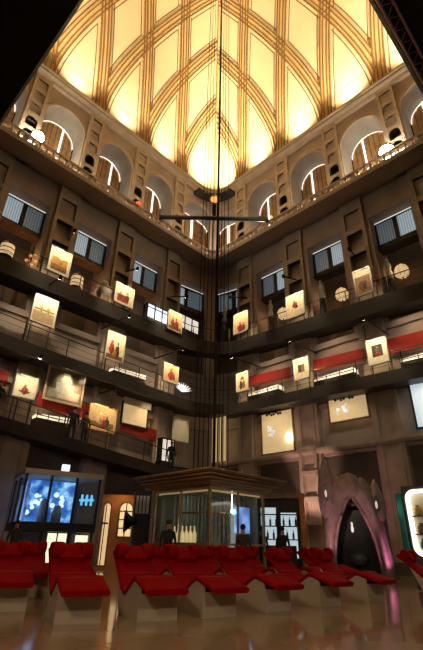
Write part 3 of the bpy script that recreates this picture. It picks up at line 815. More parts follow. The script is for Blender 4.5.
# ------------------------------------------------------------------ lift kiosk in the middle of the hall
KC = Vector((.06, 15.0, 0))
e = thing('lift_kiosk', 'glass lift kiosk with flared bronze roof behind the red chairs', 'kiosk', KC, pi/4)
hs = 1.24; ZT = 2.52
b = MB(); b.box(-hs-.05, hs+.05, -hs-.05, hs+.05, 0, .12); b.build('plinth', M['dark'], e)
for sx in (-1, 1):
    for sy in (-1, 1):
        b = MB(); b.box(sx*hs-.04, sx*hs+.04, sy*hs-.04, sy*hs+.04, .12, ZT); b.build('corner_post', M['bronze'], e, .01)
for k in range(4):
    b = MB(lambda x, y, z, k=k: Matrix.Rotation(k*pi/2, 3, 'Z') @ Vector((x, y, z)))
    b.box(-hs+.06, hs-.06, -hs-.012, -hs+.012, .12, ZT); b.build('glass_wall', M['glass'], e)
    b = MB(lambda x, y, z, k=k: Matrix.Rotation(k*pi/2, 3, 'Z') @ Vector((x, y, z)))
    b.box(-hs+.06, hs-.06, -hs-.03, -hs+.03, 1.0, 1.06); b.box(-.02, .02, -hs-.03, -hs+.03, .12, ZT); b.build('rail', M['bronze'], e)
tiers = [(1.30, 2.5, 2.58), (1.4, 2.58, 2.63), (1.48, 2.63, 2.69)]
b = MB()
for r, z0, z1 in tiers: b.box(-r, r, -r, r, z0, z1)
b.build('fascia', M['bronze'], e, .015)
b = MB(); prof = [(1.48, 2.69), (1.58, 2.71), (1.61, 2.76), (1.55, 2.77), (1.68, 2.80), (1.71, 2.85), (1.65, 2.86), (1.78, 2.89), (1.81, 2.96), (1.5, 3.02), (1.2, 3.04), (.6, 3.06)]
b.loft([[(-r, -r, z), (r, -r, z), (r, r, z), (-r, r, z)] for r, z in prof]); b.build('roof', M['roofwood'], e)
b = MB()
for r, z in ((1.62, 2.74), (1.72, 2.83), (1.82, 2.94)):
    for k in range(4):
        c, s_ = cos(k*pi/2), sin(k*pi/2)
        pts = [(-r, -r), (r, -r)]; pts = [(x*c-y*s_, x*s_+y*c, z) for x, y in pts]; b.tube(pts, .022, 6)
b.build('roof_edge', M['bronze'], e)
b = MB()
for x, y in ((-.7, -.7), (.7, -.7), (-.7, .7), (.7, .7)): b.tube([(x, y, .1), (x, y, 2.3)], .045)
b.tube([(-.7, -.7, 1.9), (.7, -.7, 1.9)], .03); b.tube([(-.7, -.7, 1.9), (-.7, .7, 1.9)], .03)
b.build('lift_frame', M['bronze'], e)
b = MB(); b.box(.2, .9, -.95, -.9, 1.35, 2.1); b.build('blue_screen', M['projection2'], e)
b = MB(); b.ball((.0, -1.0, 1.95), .05); b.tube([(.0, -1.0, 1.95), (.0, -1.0, 2.5)], .01, 4); b.build('bulb', M['lens'], e)
b = MB(); b.box(-.95, -.9, -.6, .5, .3, 1.1); b.build('panel', M['wood'], e)
b = MB(); b.box(-1.1, 1.16, 1.10, 1.14, .12, 2.5); b.box(1.10, 1.14, -1.1, 1.1, .12, 2.5); b.build('back_curtain', M['lattice'], e)  # grey panels added to lighten the dark kiosk inside
for k in range(9):
    b = MB(); b.box(-.82+.18*k, -.76+.18*k, .80, .84, .12, 2.5); b.box(.80, .84, -.82+.18*k, -.76+.18*k, .12, 2.5); b.build('lattice_post', M['lattice'], e)  # pale strips added to lighten the view through the glass
for k in range(4):
    b = MB(lambda x, y, z, k=k: Matrix.Rotation(k*pi/2, 3, 'Z') @ Vector((x, y, z)))
    b.box(-hs+.1, hs-.1, -hs+.04, -hs+.09, 2.42, 2.47); b.build('light_strip', M['warmstrip'], e)
for k in range(6):
    b = MB(); b.lathe([(.05, 0), (.06, .1), (.06, .3), (.02, .4), (.02, .5)], (-1.0, .5-.18*k, 1.0), 8); b.build('bottle', M['lampwarm'], e)  # emission makes the bottles look lit by a warm lamp
# lift cables from the kiosk up to the vault
cab0 = None
CG = 'lift cables rising through the vault'
lab = 'thin steel lift cable rising from the kiosk roof into the vault'
for k, (x, y) in enumerate(((-.55, -.4), (-.42, .4), (-.08, -.55), (.16, .5), (.42, -.3), (.62, .35), (-.25, .1), (.3, .05))):
    b = MB(); b.tube([(0, 0, 3.07), (0, 0, Z0+WMAX-1.6)], .018, 6)
    o = b.build('lift_cable', M['black']); o.location = (KC.x+x, KC.y+y, 0); tag(o, lab, 'cable', CG)
b = MB(); b.tube([(0, 0, 3.07), (0, 0, Z0+WMAX-1.6)], .055, 8); o = b.build('lift_guide', M['dark']); o.location = (KC.x+.12, KC.y-.15, 0)
tag(o, 'thick dark lift guide among the thin cables', 'cable')

# ------------------------------------------------------------------ chaise longues
def make_chaise(label):
    e = thing('chaise_longue', label, 'chaise longue', group='red chaise longues in the hall')
    # local: feet towards -y, y from 0 (foot tip) to 1.8 (head)
    prof = [(0, .42), (.3, .50), (.52, .56), (.62, .55), (.95, .37), (1.05, .36), (1.15, .41), (1.45, .66), (1.76, .90)]
    def catm(ps, n=5):
        out = []
        for i in range(len(ps)-1):
            p0 = ps[max(i-1, 0)]; p1 = ps[i]; p2 = ps[i+1]; p3 = ps[min(i+2, len(ps)-1)]
            for j in range(n):
                t = j/n
                out.append(tuple(.5*((2*p1[d])+(-p0[d]+p2[d])*t+(2*p0[d]-5*p1[d]+4*p2[d]-p3[d])*t*t+(-p0[d]+3*p1[d]-3*p2[d]+p3[d])*t**3) for d in (0, 1)))
        return out+[ps[-1]]
    top = catm(prof)
    hw = .335; th = .08
    b = MB(); b.sm = True; rings = []
    for i, (y, z) in enumerate(top):
        y2, z2 = top[min(i+1, len(top)-1)]; y1, z1 = top[max(i-1, 0)]
        L = math.hypot(y2-y1, z2-z1); ny, nz = -(z2-z1)/L, (y2-y1)/L
        r = [(-hw+.03, 0), (-hw, .3), (-hw, .7), (-hw+.03, 1.0), (hw-.03, 1.0), (hw, .7), (hw, .3), (hw-.03, 0)]
        rings.append([(x, y-ny*th*(1-q), z-nz*th*(1-q)) for x, q in r])
    b.loft(rings); c = b.build('cushion', M['red'], e)
    b = MB()
    for i in (8, 24, 33):
        y, z = top[i]; b.tube([(-hw+.02, y, z+.004), (hw-.02, y, z+.004)], .008, 5)
    b.build('seam', M['redpaint'], c)
    # base: side panels and front following the wave
    low = [(y, z-th*1.05) for y, z in top]
    i0 = next(i for i, p in enumerate(low) if p[0] > .34); i1 = next(i for i, p in enumerate(low) if p[0] > 1.52)
    for x in (-.315, .275):
        b = MB(lambda a, q, z: Vector((q, a, z)))
        b.prism([(.34, 0)]+[low[i] for i in range(i0, i1)]+[(1.22, 0)], x, x+.04); b.build('side_panel', M['beige'], e)
    b = MB(); b.box(-.28, .28, .35, .39, 0, .34); b.build('front_panel', M['beige'], e)
    b = MB(); b.box(-.28, .28, .4, 1.2, .02, .06); b.build('plinth', M['dark'], e)
    # headrest with the two side bolsters that hold the loudspeakers
    b = MB()
    b.loft([[(x, 1.56+a, .80+q) for a, q in ((-.05, -.10), (-.10, -.02), (-.02, .10), (.10, .17), (.16, .12))] for x in (-.2, -.17, .17, .2)])
    b.build('headrest', M['red'], e)
    for x in (-.235, .235):
        b = MB(); b.sm = True
        rings = []
        for q in (-.10, -.09, -.05, .05, .09, .10):
            rr = .135*(1 if abs(q) < .08 else .9 if abs(q) < .095 else .75)
            rings.append([(x+q, 1.60+rr*.85*cos(2*pi*k/14), .875+rr*sin(2*pi*k/14)) for k in range(14)])
        b.loft(rings); s_ = b.build('side_bolster', M['red'], e)
        b = MB(); sgn = 1 if x < 0 else -1
        b.loft([[(x+sgn*(.101), 1.60+r*cos(2*pi*k/12), .875+r*sin(2*pi*k/12)) for k in range(12)] for r in (.085, .01)]); b.build('speaker', M['black'], s_)
    return e
proto = make_chaise('red chaise longue with beige base in the front row, nearest the camera at left')
# (right foot tip, feet azimuth) in the hall
front = [((-1.31, 6.95), 25), ((-.24, 7.38), 28), ((.70, 7.90), 32), ((1.74, 8.72), 36), ((2.91, 9.70), 39), ((4.11, 10.62), 42), ((6.75, 11.9), 46)]
names_f = ['red chaise longue with beige base in the front row, nearest the camera at left',
           'front-row red chaise longue just right of the empty aisle',
           'third red chaise longue of the front row, in front of the lift kiosk',
           'fourth red chaise longue of the front row, right of the kiosk corner',
           'fifth red chaise longue of the front row, before the bar',
           'sixth red chaise longue of the front row, before the rock gateway',
           'red chaise longue at the right edge before the glowing cabinet']
back = [((-2.72, 7.92), 26), ((-1.85, 8.75), 28), ((.0, 10.45), 33), ((1.15, 10.75), 36), ((2.35, 11.6), 39), ((3.35, 12.5), 42)]
names_b = ['second-row red chaise longue cut by the left edge',
           'second-row red chaise longue right behind the nearest front one',
           'second-row red chaise longue behind the third front one, left of kiosk corner',
           'second-row red chaise longue behind the fourth front one',
           'second-row red chaise longue behind the fifth front one',
           'second-row red chaise longue beside the rock gateway, behind the sixth front one']
back3 = [((-4.2, 9.3), 26), ((-3.1, 10.1), 27), ((4.5, 14.2), 40)]
names_3 = ['third-row red chaise longue at the left edge under the glass cabin',
           'third-row red chaise longue under the right half of the glass cabin',
           'third-row red chaise longue between the bar and the rock gateway']
first = True
for (tip, az), nm in list(zip(front, names_f))+list(zip(back, names_b))+list(zip(back3, names_3)):
    a = radians(az)
    rt = Vector((cos(a), sin(a), 0))                                # local +x
    loc = Vector((tip[0], tip[1], 0))-rt*.335
    if first: proto.location = loc; proto.rotation_euler = (0, 0, a); first = False
    else: dup(proto, nm, loc, a)

# ------------------------------------------------------------------ glass cabin with the blue projection (left)
e = thing('glass_cabin', 'dark framed glass cabin glowing with blue projection at left', 'cabin', (-7.1+1.46*cos(radians(30)), 17.6+1.46*sin(radians(30)), 0), radians(30))
w2 = 1.46; d2 = 1.4; e.scale = (1, 1, .93)
b = MB(); b.box(-w2-.05, w2+.05, -.05, d2*2, 1.45, 1.78); b.box(-w2, w2, .4, d2*2, 0, .12)
for x in (-w2+.05, -.52, .52, w2-.05): b.box(x-.05, x+.05, .02, .14, 0, 1.45)
b.build('base', M['black'], e)
for x in (-w2, -.5, .52, w2):
    b = MB(); b.box(x-.045, x+.045, -.04, .05, 1.78, 3.62); b.build('mullion', M['black'], e)
for y in (d2, d2*2-.1):
    b = MB(); b.box(-w2-.04, -w2+.05, y-.04, y+.04, 1.78, 3.62); b.build('mullion', M['black'], e)
b = MB(); b.prism([(-w2-.12, 3.62), (w2+.1, 3.62), (w2+.1, 3.83), (-w2-.12, 3.83)], -.15, d2*2+.1); b.build('roof', M['cabinroof'], e)
b = MB(); b.box(-w2, w2, -.01, .01, 1.78, 3.62); b.build('glass_wall', M['glass'], e)
b = MB(); b.box(-w2-.01, -w2+.01, 0, d2*2, 1.78, 3.62); b.build('glass_wall', M['glass'], e)
b = MB(); b.box(-w2+.25, w2-.6, 1.25, 1.3, 1.85, 3.55); b.build('screen', M['projection'], e)
b = MB(); b.box(-w2+.2, -w2+.26, .3, d2*2-.3, 1.8, 3.4); b.build('side_screen', M['projection2'], e)  # glowing sheet stands in for the bluish reflection on the side face
b = MB()
for cx_, cz_ in ((-.72, 2.7), (.25, 2.65)):
    for k in range(9): b.ball((cx_+random.gauss(0, .16), 1.2, cz_+random.gauss(0, .2)), random.uniform(.05, .12), 8, sy=.2)
b.build('projected_cloud', M['bluewhite'], e)
b = MB()
for x in (.95, 1.15, 1.35): b.tube([(x, .5, 2.55), (x, .5, 3.0)], .05)
b.tube([(.85, .5, 2.75), (1.45, .5, 2.8)], .05); b.build('neon', M['neonblue'], e)
b = MB(); b.lathe([(.2, 1.8), (.22, 2.2), (.16, 2.6), (.1, 2.75)], (-.45, .9, 0)); b.lathe([(.2, 1.8), (.2, 2.2), (.12, 2.5)], (.1, .9, 0)); b.build('exhibit', M['lampgrey'], e)
b = MB(); b.box(-.15, .6, .6, .65, .3, 1.4); b.box(.95, 1.45, .6, .65, .5, 1.35); b.build('lit_panel', M['vitrine'], e)
b = MB(); b.box(.18, .22, .5, .6, .3, 1.4); b.ball((.3, .5, .75), .16); b.ball((1.15, .5, .8), .14); b.build('object', M['wood'], e)
b = MB(); b.box(-.15, .15, .1, .25, 3.83, 4.15); b.build('exit_box', M['bluewhite'], e)

# ------------------------------------------------------------------ orange facade with arched lattice window
e = thing('orange_facade', 'orange-lit stage facade with an arched lattice window', 'facade', (-4.0, 21.2, 0), radians(8))
b = MB()
b.box(-.85, .95, 0, .15, 0, 3.0)
b.build('wall_board', M['orange'], e)
def arched(b, cx, w, z0, z1, y0, y1, n=10):
    pts = [(cx-w/2, z0), (cx+w/2, z0)]+[(cx+w/2*cos(pi*k/n), z1-w/2+w/2*sin(pi*k/n)) for k in range(n+1)]
    b.prism(pts, y0, y1)
b = MB(); arched(b, .3, .72, 1.2, 2.72, -.05, -.01); b.build('window_surround', M['wood'], e)
b = MB(); arched(b, .3, .54, 1.28, 2.64, -.07, -.051); pn = b.build('window_pane', M['warmglow'], e)
b = MB()
for z in (1.6, 1.95, 2.3): b.box(.02, .58, -.10, -.071, z-.025, z+.025)
b.box(.275, .325, -.10, -.071, 1.28, 2.64); b.build('lattice', M['dark'], pn)
b = MB(); arched(b, -.6, .5, .1, 2.72, -.05, -.01); b.build('door_surround', M['wood'], e)
b = MB(); arched(b, -.55, .26, .15, 2.6, -.07, -.051); dr = b.build('lit_doorway', M['lampwarm'], e)
b = MB(); b.box(-.62, -.58, -.1, -.071, .15, 2.55); b.box(-.75, -.45, -.1, -.071, 1.75, 1.82); b.build('lattice', M['dark'], dr)

# black horn loudspeaker on a dark cabinet left of the kiosk
e = thing('horn_cabinet', 'black cabinet with a big black horn left of the kiosk', 'cabinet', (-2.62, 18.4, 0), radians(15))
b = MB(); b.box(-.3, .35, -.2, .3, 0, 2.9); b.build('cabinet', M['black'], e, .02)
b = MB(lambda x, y, z: Vector((z, y, 1.75+x))); b.lathe([(.07, -.25), (.14, -.4), (.3, -.62), (.42, -.72), (.40, -.74), (.1, -.5)], (0, -.2, .1), 14); b.build('horn', M['void'], e)
b = MB()
for k in range(4): b.box(-.26+.14*k, -.16+.14*k, -.215, -.2, 2.05, 2.7)
b.build('lattice_pane', M['lampgrey'], e)

# ------------------------------------------------------------------ bar behind the kiosk at right
e = thing('bar_shelf', 'cold-lit bar shelf with bottles between wooden posts', 'bar', (3.05, 19.9, 0), radians(-12))
b = MB(); b.box(-1.0, 1.0, 0, .1, 0, 2.95); b.build('back_board', M['dark'], e)
b = MB(); b.box(-.9, .9, 2.8, 2.81, 0, .01); b.bm.free()
b = MB(); b.box(-.75, -.1, -.03, -.001, .9, 2.5); b.build('light_panel', M['screencold'], e)
b = MB(); b.box(.1, .75, -.03, -.001, .6, 2.3); b.build('light_panel', M['screencold'], e)
b = MB()
for z in (1.25, 1.75, 2.2): b.box(-.85, .85, -.25, 0, z, z+.04)
for x in (-.9, 0): b.box(x-.07, x+.07, -.25, 0, .2, 2.8)
b.build('shelf', M['dark'], e)
for x in (.92, 1.0):
    b = MB(); b.tube([(x+.05, -.28, 0), (x+.05, -.28, 3.0)], .07); b.build('post', M['orange'], e)
for k in range(12):
    x = -.72+.125*k+(.06 if k > 5 else 0); z = (1.29, 1.79)[k % 2]
    b = MB(); b.lathe([(.04, 0), (.045, .02), (.045, .2), (.015, .27), (.015, .36)], (x, -.14, z), 8); b.build('bottle', M['wood'] if k % 3 else M['teal'], e)
b = MB(); b.box(-1.05, 1.15, -.32, .15, 2.85, 3.05); b.build('canopy', M['wood'], e)
b = MB(); b.box(-.8, .7, -1.0, -.6, 0, 1.05); b.build('counter', M['dark'], e)

# ------------------------------------------------------------------ rock gateway
e = thing('rock_gateway', 'carved pink-lit rock gateway with a black pointed opening', 'gateway', (6.02, 19.2, 0), radians(-20))
NI = 24
def gate_in(u):
    a = u*2-1
    x = 0; z = 2.98*(1-abs(a))**.78
    return (x, z)
def gate_out(u):
    a = u*2-1
    x = (1.36 if a > 0 else -1.36)*abs(a)**.42*(1-.14*(1-abs(a))); z = 3.75*(1-abs(a)**2.4)+.1*sin(9*u)
    return (x, max(0, z))
b = MB(); rings = []
b.sm = True
for i in range(NI+1):
    u = i/NI; xi, zi = gate_in(u); xi = .86*(1 if u > .5 else -1)*(1-(1-abs(2*u-1))**1.7)**.9; xo, zo = gate_out(u)
    row = []
    for k in range(9):
        v = k/8; q = .42*sin(pi*min(1, v*1.05))**.7+.06*sin(7*v+5*u)
        row.append((xi+(xo-xi)*v, -q, zi+(zo-zi)*v))
    row += [(xo, .7, zo), ((xi+xo)/2, .8, (zi+zo)/2), (xi, .7, zi)]
    rings.append(row)
b.loft(rings, True, False); b.build('arch', M['sculpt'], e)
b = MB(); b.sm = True                                                # lip that frames the opening
pts = []
for i in range(NI+1):
    u = i/NI; pts.append((.88*(1 if u > .5 else -1)*(1-(1-abs(2*u-1))**1.7)**.9, -.12, gate_in(u)[1]+.02))
b.tube(pts, .07, 8); b.build('lip', M['pink'], e)
for x0, z0, z1, r, lab in ((-.92, 2.1, 4.6, .38, 1), (.0, 2.9, 3.9, .5, 0), (-.45, 2.9, 3.75, .28, 0), (.5, 2.8, 3.7, .3, 0), (1.02, 2.0, 3.6, .31, 1)):
    b = MB()
    n = 12; H = z1-z0
    b.lathe([(r*.6, 0), (r*1.0, H*.15), (r*1.05, H*.4), (r*(.8 if lab else .95), H*.65), (r*(.4 if lab else .62), H*.88), (r*.06, H)], (x0, -.12, z0), n, .8); hd = b.build('horned_hood', M['sculpt'], e)
    if lab:
        b = MB(); zc = z0+H*.38
        b.prism([(x0-.02+.13*cos(2*pi*k/14), zc+.34*sin(2*pi*k/14)) for k in range(14)], -.12-r*.92, -.12-r*.70); sl = b.build('niche', M['void'], hd)
        b = MB(); b.ball((x0-.03, -.12-r*.93, zc-.02), .05, sz=3.0, sy=.6); b.build('lamp', M['pinkglow'], hd)  # glowing ball stands in for the pinkish glint on the hood
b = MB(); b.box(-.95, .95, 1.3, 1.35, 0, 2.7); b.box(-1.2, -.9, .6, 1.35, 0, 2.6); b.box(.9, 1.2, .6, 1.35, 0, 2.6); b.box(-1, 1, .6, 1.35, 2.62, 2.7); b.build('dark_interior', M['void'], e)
b = MB(); b.lathe([(.04, 1.62), (.06, 1.75), (.03, 1.9), (.05, 1.95), (.02, 2.02)], (-.12, 1.0, 0), 8); b.build('small_figure', M['ledsoft'], e)
b = MB(); b.ball((0, .75, .65), .38, 14, sy=.5, sz=.7); b.build('polished_boulder', M['greystone'], e)

# ------------------------------------------------------------------ glowing rounded cabinet (right edge)
e = thing('rounded_cabinet', 'cabinet with a glowing white rounded frame at the right edge', 'cabinet', (6.95, 13.6, 0), radians(-42))
def rrect(w, h_, r, cz, n=6):
    pts = []
    for cx, cy, a0 in ((w/2-r, h_/2-r, 0), (-w/2+r, h_/2-r, 90), (-w/2+r, -h_/2+r, 180), (w/2-r, -h_/2+r, 270)):
        for k in range(n+1):
            a = radians(a0+90*k/n); pts.append((cx+r*cos(a), cz+cy+r*sin(a)))
    return pts
b = MB(); b.box(-1.15, 1.15, .12, .75, 0, 2.8); b.build('body', M['dark'], e, .03)
b = MB(); b.box(-1.36, -1.17, .1, .6, .9, 2.6); b.build('side_panel', M['teal'], e, .03)  # teal colour stands in for the green glow on the dark body
b = MB(); oo = rrect(2.0, 1.85, .28, 1.75); ii = rrect(1.82, 1.67, .22, 1.75)
b.loft([[(x, .12, z) for x, z in oo], [(x, -.06, z) for x, z in oo], [(x, -.06, z) for x, z in ii], [(x, .12, z) for x, z in ii]], True, False); b.build('glowing_frame', M['led'], e)
b = MB(); b.loft([[(x, .115, z) for x, z in ii], [(x, .118, z) for x, z in ii]]); b.build('back_board', M['cream'], e)
b = MB()
for z in (1.4, 1.9): b.box(-.9, .9, -.02, .11, z, z+.03)
b.build('shelf', M['wood'], e)
for k, (x, z, m_) in enumerate(((-.7, 1.43, M['wood']), (-.4, 1.43, M['gold']), (-.72, 1.93, M['gold']), (-.42, 1.93, M['redpaint']), (-.15, 1.43, M['redpaint']), (-.7, 1.0, M['teal']), (-.35, 1.0, M['wood']), (-.1, 1.93, M['wood']))):
    b = MB(); b.lathe([(.09, 0), (.13, .06), (.12, .2), (.06, .26), (.08, .3)], (x, .04, z), 10, .5); b.build('figurine', m_, e)
L = bpy.data.lights.new('teal_glow', 'POINT'); L.energy = 6; L.color = (.2, 1, .8); L.shadow_soft_size = .1
o = bpy.data.objects.new('teal_glow', L); COL.objects.link(o); o.location = (5.35, 14.25, 2.2)

# ------------------------------------------------------------------ hanging screens above the seats (top corners)
def screen(name, label, nrm, c0, along0, along1, z0, z1, run, truss):
    """edge line: n.(x,y) = c0 at z0; the panel climbs outwards (against n) to z1 over `run` metres"""
    n = Vector((nrm[0], nrm[1], 0)).normalized(); a = Vector((-n.y, n.x, 0))
    e = thing(name, label, 'projection screen')
    sl = Vector((0, 0, z1-z0))-n*run; L = sl.length; sl.normalize(); up = a.cross(sl).normalized()
    if up.z < 0: up = -up
    org = n*c0+Vector((0, 0, z0))
    e.location = org
    f = lambda x, y, z: a*x+sl*y+up*z
    b = MB(f); b.box(along0, along1, 0, L, .05, .2); b.build('frame', M['black'], e)
    bd = 0.62 if truss else 1.6
    b = MB(f); b.box(along0+bd, along1-bd, bd, L-bd, .02, .049); b.build('screen_surface', M['screen_cloth'], e)
    if truss:
        b = MB(); 
        for y, z in ((.02, 0), (.2, .0), (.1, .16)):
            b.tube([f(along0, y, z), f(along1, y, z)], .022, 6)
        k = int((along1-along0)/.25)
        for j in range(k):
            x = along0+.25*j; b.tube([f(x, .02, 0), f(x+.125, .2, 0), f(x+.25, .02, 0)], .008, 4)
        b.build('truss', M['copper'], e)
    for x in (along0+.4, along1-.4):
        for y in (.3, L-.3):
            p = f(x, y, .2); b = MB(); b.tube([p, (p.x, p.y, 38-z0)], .012, 4); b.build('suspension_cable', M['black'], e)
screen('hanging_screen', 'dark hanging projection screen filling the top left corner', (1, 1), 1.40*Q, 1.8, 9.5, 8.6, 10.4, 3.6, False)
screen('hanging_screen', 'hanging projection screen with metal truss in the top right corner', (-1, 1), 1.06*Q, -9.0, -1.9, 8.4, 10.2, 3.4, True)

# ------------------------------------------------------------------ people
def person(label, loc, rz, H=1.72, top=None, legs=None, pose='stand', hair=None, lean=0):
    e = thing('person', label, 'person', loc, rz)
    k = H/1.72
    J = {'pel': (0, 0, .95), 'sp': (0, -.01-lean*.3, 1.15), 'ch': (0, -lean*.6, 1.35), 'nk': (0, -lean-.01, 1.5), 'hd0': (0, -lean-.03, 1.58), 'hd1': (0, -lean-.03, 1.70)}
    Rd = {'pel': .15, 'sp': .14, 'ch': .165, 'nk': .06, 'hd0': .085, 'hd1': .075}
    E_ = [('pel', 'sp'), ('sp', 'ch'), ('ch', 'nk'), ('nk', 'hd0'), ('hd0', 'hd1')]
    for sg, n in ((-1, 'l'), (1, 'r')):
        J['hp'+n] = (sg*.1, 0, .88); J['kn'+n] = (sg*.11, -.03 if sg < 0 else .02, .5); J['an'+n] = (sg*.12, 0 if sg < 0 else .08, .09); J['to'+n] = (sg*.13, -.16 if sg < 0 else -.08, .04)
        J['sh'+n] = (sg*.19, -lean*.8, 1.42)
        if pose == 'stand': J['el'+n] = (sg*.25, .02, 1.14); J['wr'+n] = (sg*.25, -.06, .9); J['pa'+n] = (sg*.25, -.08, .82)
        else: J['el'+n] = (sg*.27, -.08-lean*.5, 1.16); J['wr'+n] = (sg*.16, -.28-lean*.5, 1.12); J['pa'+n] = (sg*.12, -.34-lean*.5, 1.12)
        Rd.update({'hp'+n: .095, 'kn'+n: .062, 'an'+n: .045, 'to'+n: .04, 'sh'+n: .062, 'el'+n: .045, 'wr'+n: .03, 'pa'+n: .034})
        E_ += [('pel', 'hp'+n), ('hp'+n, 'kn'+n), ('kn'+n, 'an'+n), ('an'+n, 'to'+n), ('ch', 'sh'+n), ('sh'+n, 'el'+n), ('el'+n, 'wr'+n), ('wr'+n, 'pa'+n)]
        pa = Vector(J['pa'+n]); d = (pa-Vector(J['wr'+n])).normalized(); sd = Vector((0, 1, 0)) if pose == 'stand' else Vector((0, 0, 1))
        for q, ln in ((-.03, .07), (-.01, .085), (.01, .08), (.03, .06)):
            J['f%s%.2f' % (n, q)] = tuple(pa+sd*q+d*ln*.6); J['g%s%.2f' % (n, q)] = tuple(pa+sd*q*1.1+d*ln+Vector((-sg*.02, 0, 0)))
            Rd['f%s%.2f' % (n, q)] = .0095; Rd['g%s%.2f' % (n, q)] = .008
            E_ += [('pa'+n, 'f%s%.2f' % (n, q)), ('f%s%.2f' % (n, q), 'g%s%.2f' % (n, q))]
        J['th'+n] = tuple(pa-sd*.055-d*.01); Rd['th'+n] = .01; E_.append(('pa'+n, 'th'+n))
    keys = list(J); idx = {q: i for i, q in enumerate(keys)}
    me = bpy.data.meshes.new('body'); me.from_pydata([tuple(Vector(J[q])*k) for q in keys], [(idx[a], idx[c]) for a, c in E_], [])
    o = bpy.data.objects.new('body', me); COL.objects.link(o)
    md = o.modifiers.new('skin', 'SKIN'); sv = me.skin_vertices[0].data
    for q in keys: sv[idx[q]].radius = (Rd[q]*k, Rd[q]*k*(.75 if q in ('pel', 'sp', 'ch') else 1))
    sv[idx['pel']].use_root = True
    ss = o.modifiers.new('sub', 'SUBSURF'); ss.levels = 1; ss.render_levels = 1
    dg = bpy.context.evaluated_depsgraph_get(); nm = bpy.data.meshes.new_from_object(o.evaluated_get(dg))
    bpy.data.objects.remove(o)
    nm.name = 'body'; nm.materials.clear()
    for m_ in (M['skin'], top or M['cloth'], legs or M['jeans'], M['black']): nm.materials.append(m_)
    for p in nm.polygons:
        c = p.center/k; p.use_smooth = True
        hand = min((c-Vector(J['pal'])).length, (c-Vector(J['par'])).length) < .12
        p.material_index = 0 if (c.z > 1.5 or hand) else 1 if c.z > .93 else 2 if c.z > .1 else 3
    o = bpy.data.objects.new('body', nm); COL.objects.link(o); o.parent = e
    hc = Vector(J['hd1'])*k
    b = MB(); b.ball((hc.x, hc.y+.025, hc.z+.015), .098*k, 12, sz=.95); b.build('hair', hair or M['hair'], e)
    b = MB(); b.prism([(-.015, hc.z-.07), (.015, hc.z-.07), (0, hc.z-.02)], hc.y-.125, hc.y-.07); b.build('nose', M['skin'], e)
    b = MB()
    for sg in (-1, 1): b.ball((hc.x+sg*.03, hc.y-.078, hc.z-.01), .013, 8)
    b.build('eyes', M['black'], e)
    return e
def on_ramp(side, s, o, zf): 
    p = P(side, s, o, zf(side*(s-OFF))-.18); return p
person('person in dark coat standing left of the kiosk with legs between chairs', (-1.12, 13.85, 0), radians(20), 1.58)
person('person in brown jacket standing before the right glass of the kiosk', (1.05, 13.7, 0), radians(200), 1.5, top=M['cloth2'])
person('person in black standing before the bar, seen as a silhouette', (2.75, 17.2, 0), radians(160), 1.6)
person('person in dark top beside the bar, left of the other silhouette', (2.0, 17.4, 0), radians(190), 1.58)
person('person in brown top at the left edge under the glass cabin', (-7.0, 17.4, 0), radians(30), 1.62, top=M['cloth2'])
person('person in dark clothes leaning at the left edge of the lowest ramp', on_ramp(-1, 14.9, 1.42, zC), radians(45), 1.72, pose='lean', lean=.12)
person('person in dark coat at the far left of the lowest ramp, behind leaning one', on_ramp(-1, 15.7, 1.5, zC), radians(20), 1.74)
person('left one of the two people on the lowest ramp under the photograph', on_ramp(-1, 11.15, 1.6, zC), radians(200), 1.72)
person('right one of the two people on the lowest ramp under the photograph', on_ramp(-1, 10.45, 1.6, zC), radians(225), 1.66, top=M['cloth2'])
person('person in black on the lower end of the ramp above the kiosk', on_ramp(-1, 4.6, 1.5, zC), radians(30), 1.74)

# ------------------------------------------------------------------ lights
def area(name, loc, target, sx, sy, energy, col):
    L = bpy.data.lights.new(name, 'AREA'); L.shape = 'RECTANGLE'; L.size = sx; L.size_y = sy; L.energy = energy; L.color = col
    o = bpy.data.objects.new(name, L); COL.objects.link(o); o.location = loc
    d = (Vector(target)-Vector(loc)).normalized(); o.rotation_euler = d.to_track_quat('-Z', 'Y').to_euler()
    return o
def spot(name, loc, target, energy, col, size=60, soft=.15, blend=.6):
    L = bpy.data.lights.new(name, 'SPOT'); L.energy = energy; L.color = col; L.spot_size = radians(size); L.spot_blend = blend; L.shadow_soft_size = soft
    o = bpy.data.objects.new(name, L); COL.objects.link(o); o.location = loc
    d = (Vector(target)-Vector(loc)).normalized(); o.rotation_euler = d.to_track_quat('-Z', 'Y').to_euler()
WARM = (1, .86, .60)
# uplights behind the cornice wash the vault; they sit between the ribs
mids = {-1: [2.1, 6.3, 10.4, 14.6, 18.6], 1: [1.7, 5.5, 9.8, 14.1, 18.4]}
for side, sn in SIDES:
    for i, s in enumerate(mids[side]):
        o_ = P(side, s, 1.5, ZV-.2)
        spot('vault_uplight', o_, P(side, s, 2.6, ZV+11), 2250 if side > 0 else 1650, WARM, 84, .4, 1.0)
        spot('vault_base_uplight', P(side, s, 1.1, ZV+.35), P(side, s, .9, ZV+6), 1900 if side > 0 else 1350, WARM, 115, .3, 1.0)
for k in (2, 3):
    C, u, n = ROOTS[k]
    for s in (3.5, 10.3, 17):
        p = C+u*s+n*1.5; p.z = ZV-.2; q = C+u*s+n*2.6; q.z = ZV+11
        spot('vault_uplight', p, q, 1700, WARM, 84, .4, 1.0)
# bulbs inside arched niches
for side, i, c, hw, zs, hg, dep in arches:
    if c > 19.5: continue
    f = wf(side)
    L = bpy.data.lights.new('niche_bulb', 'POINT'); L.energy = 100; L.color = (1, .84, .64); L.shadow_soft_size = .15
    o = bpy.data.objects.new('niche_bulb', L); COL.objects.link(o); o.location = f(c+.5, .5, 22.5)
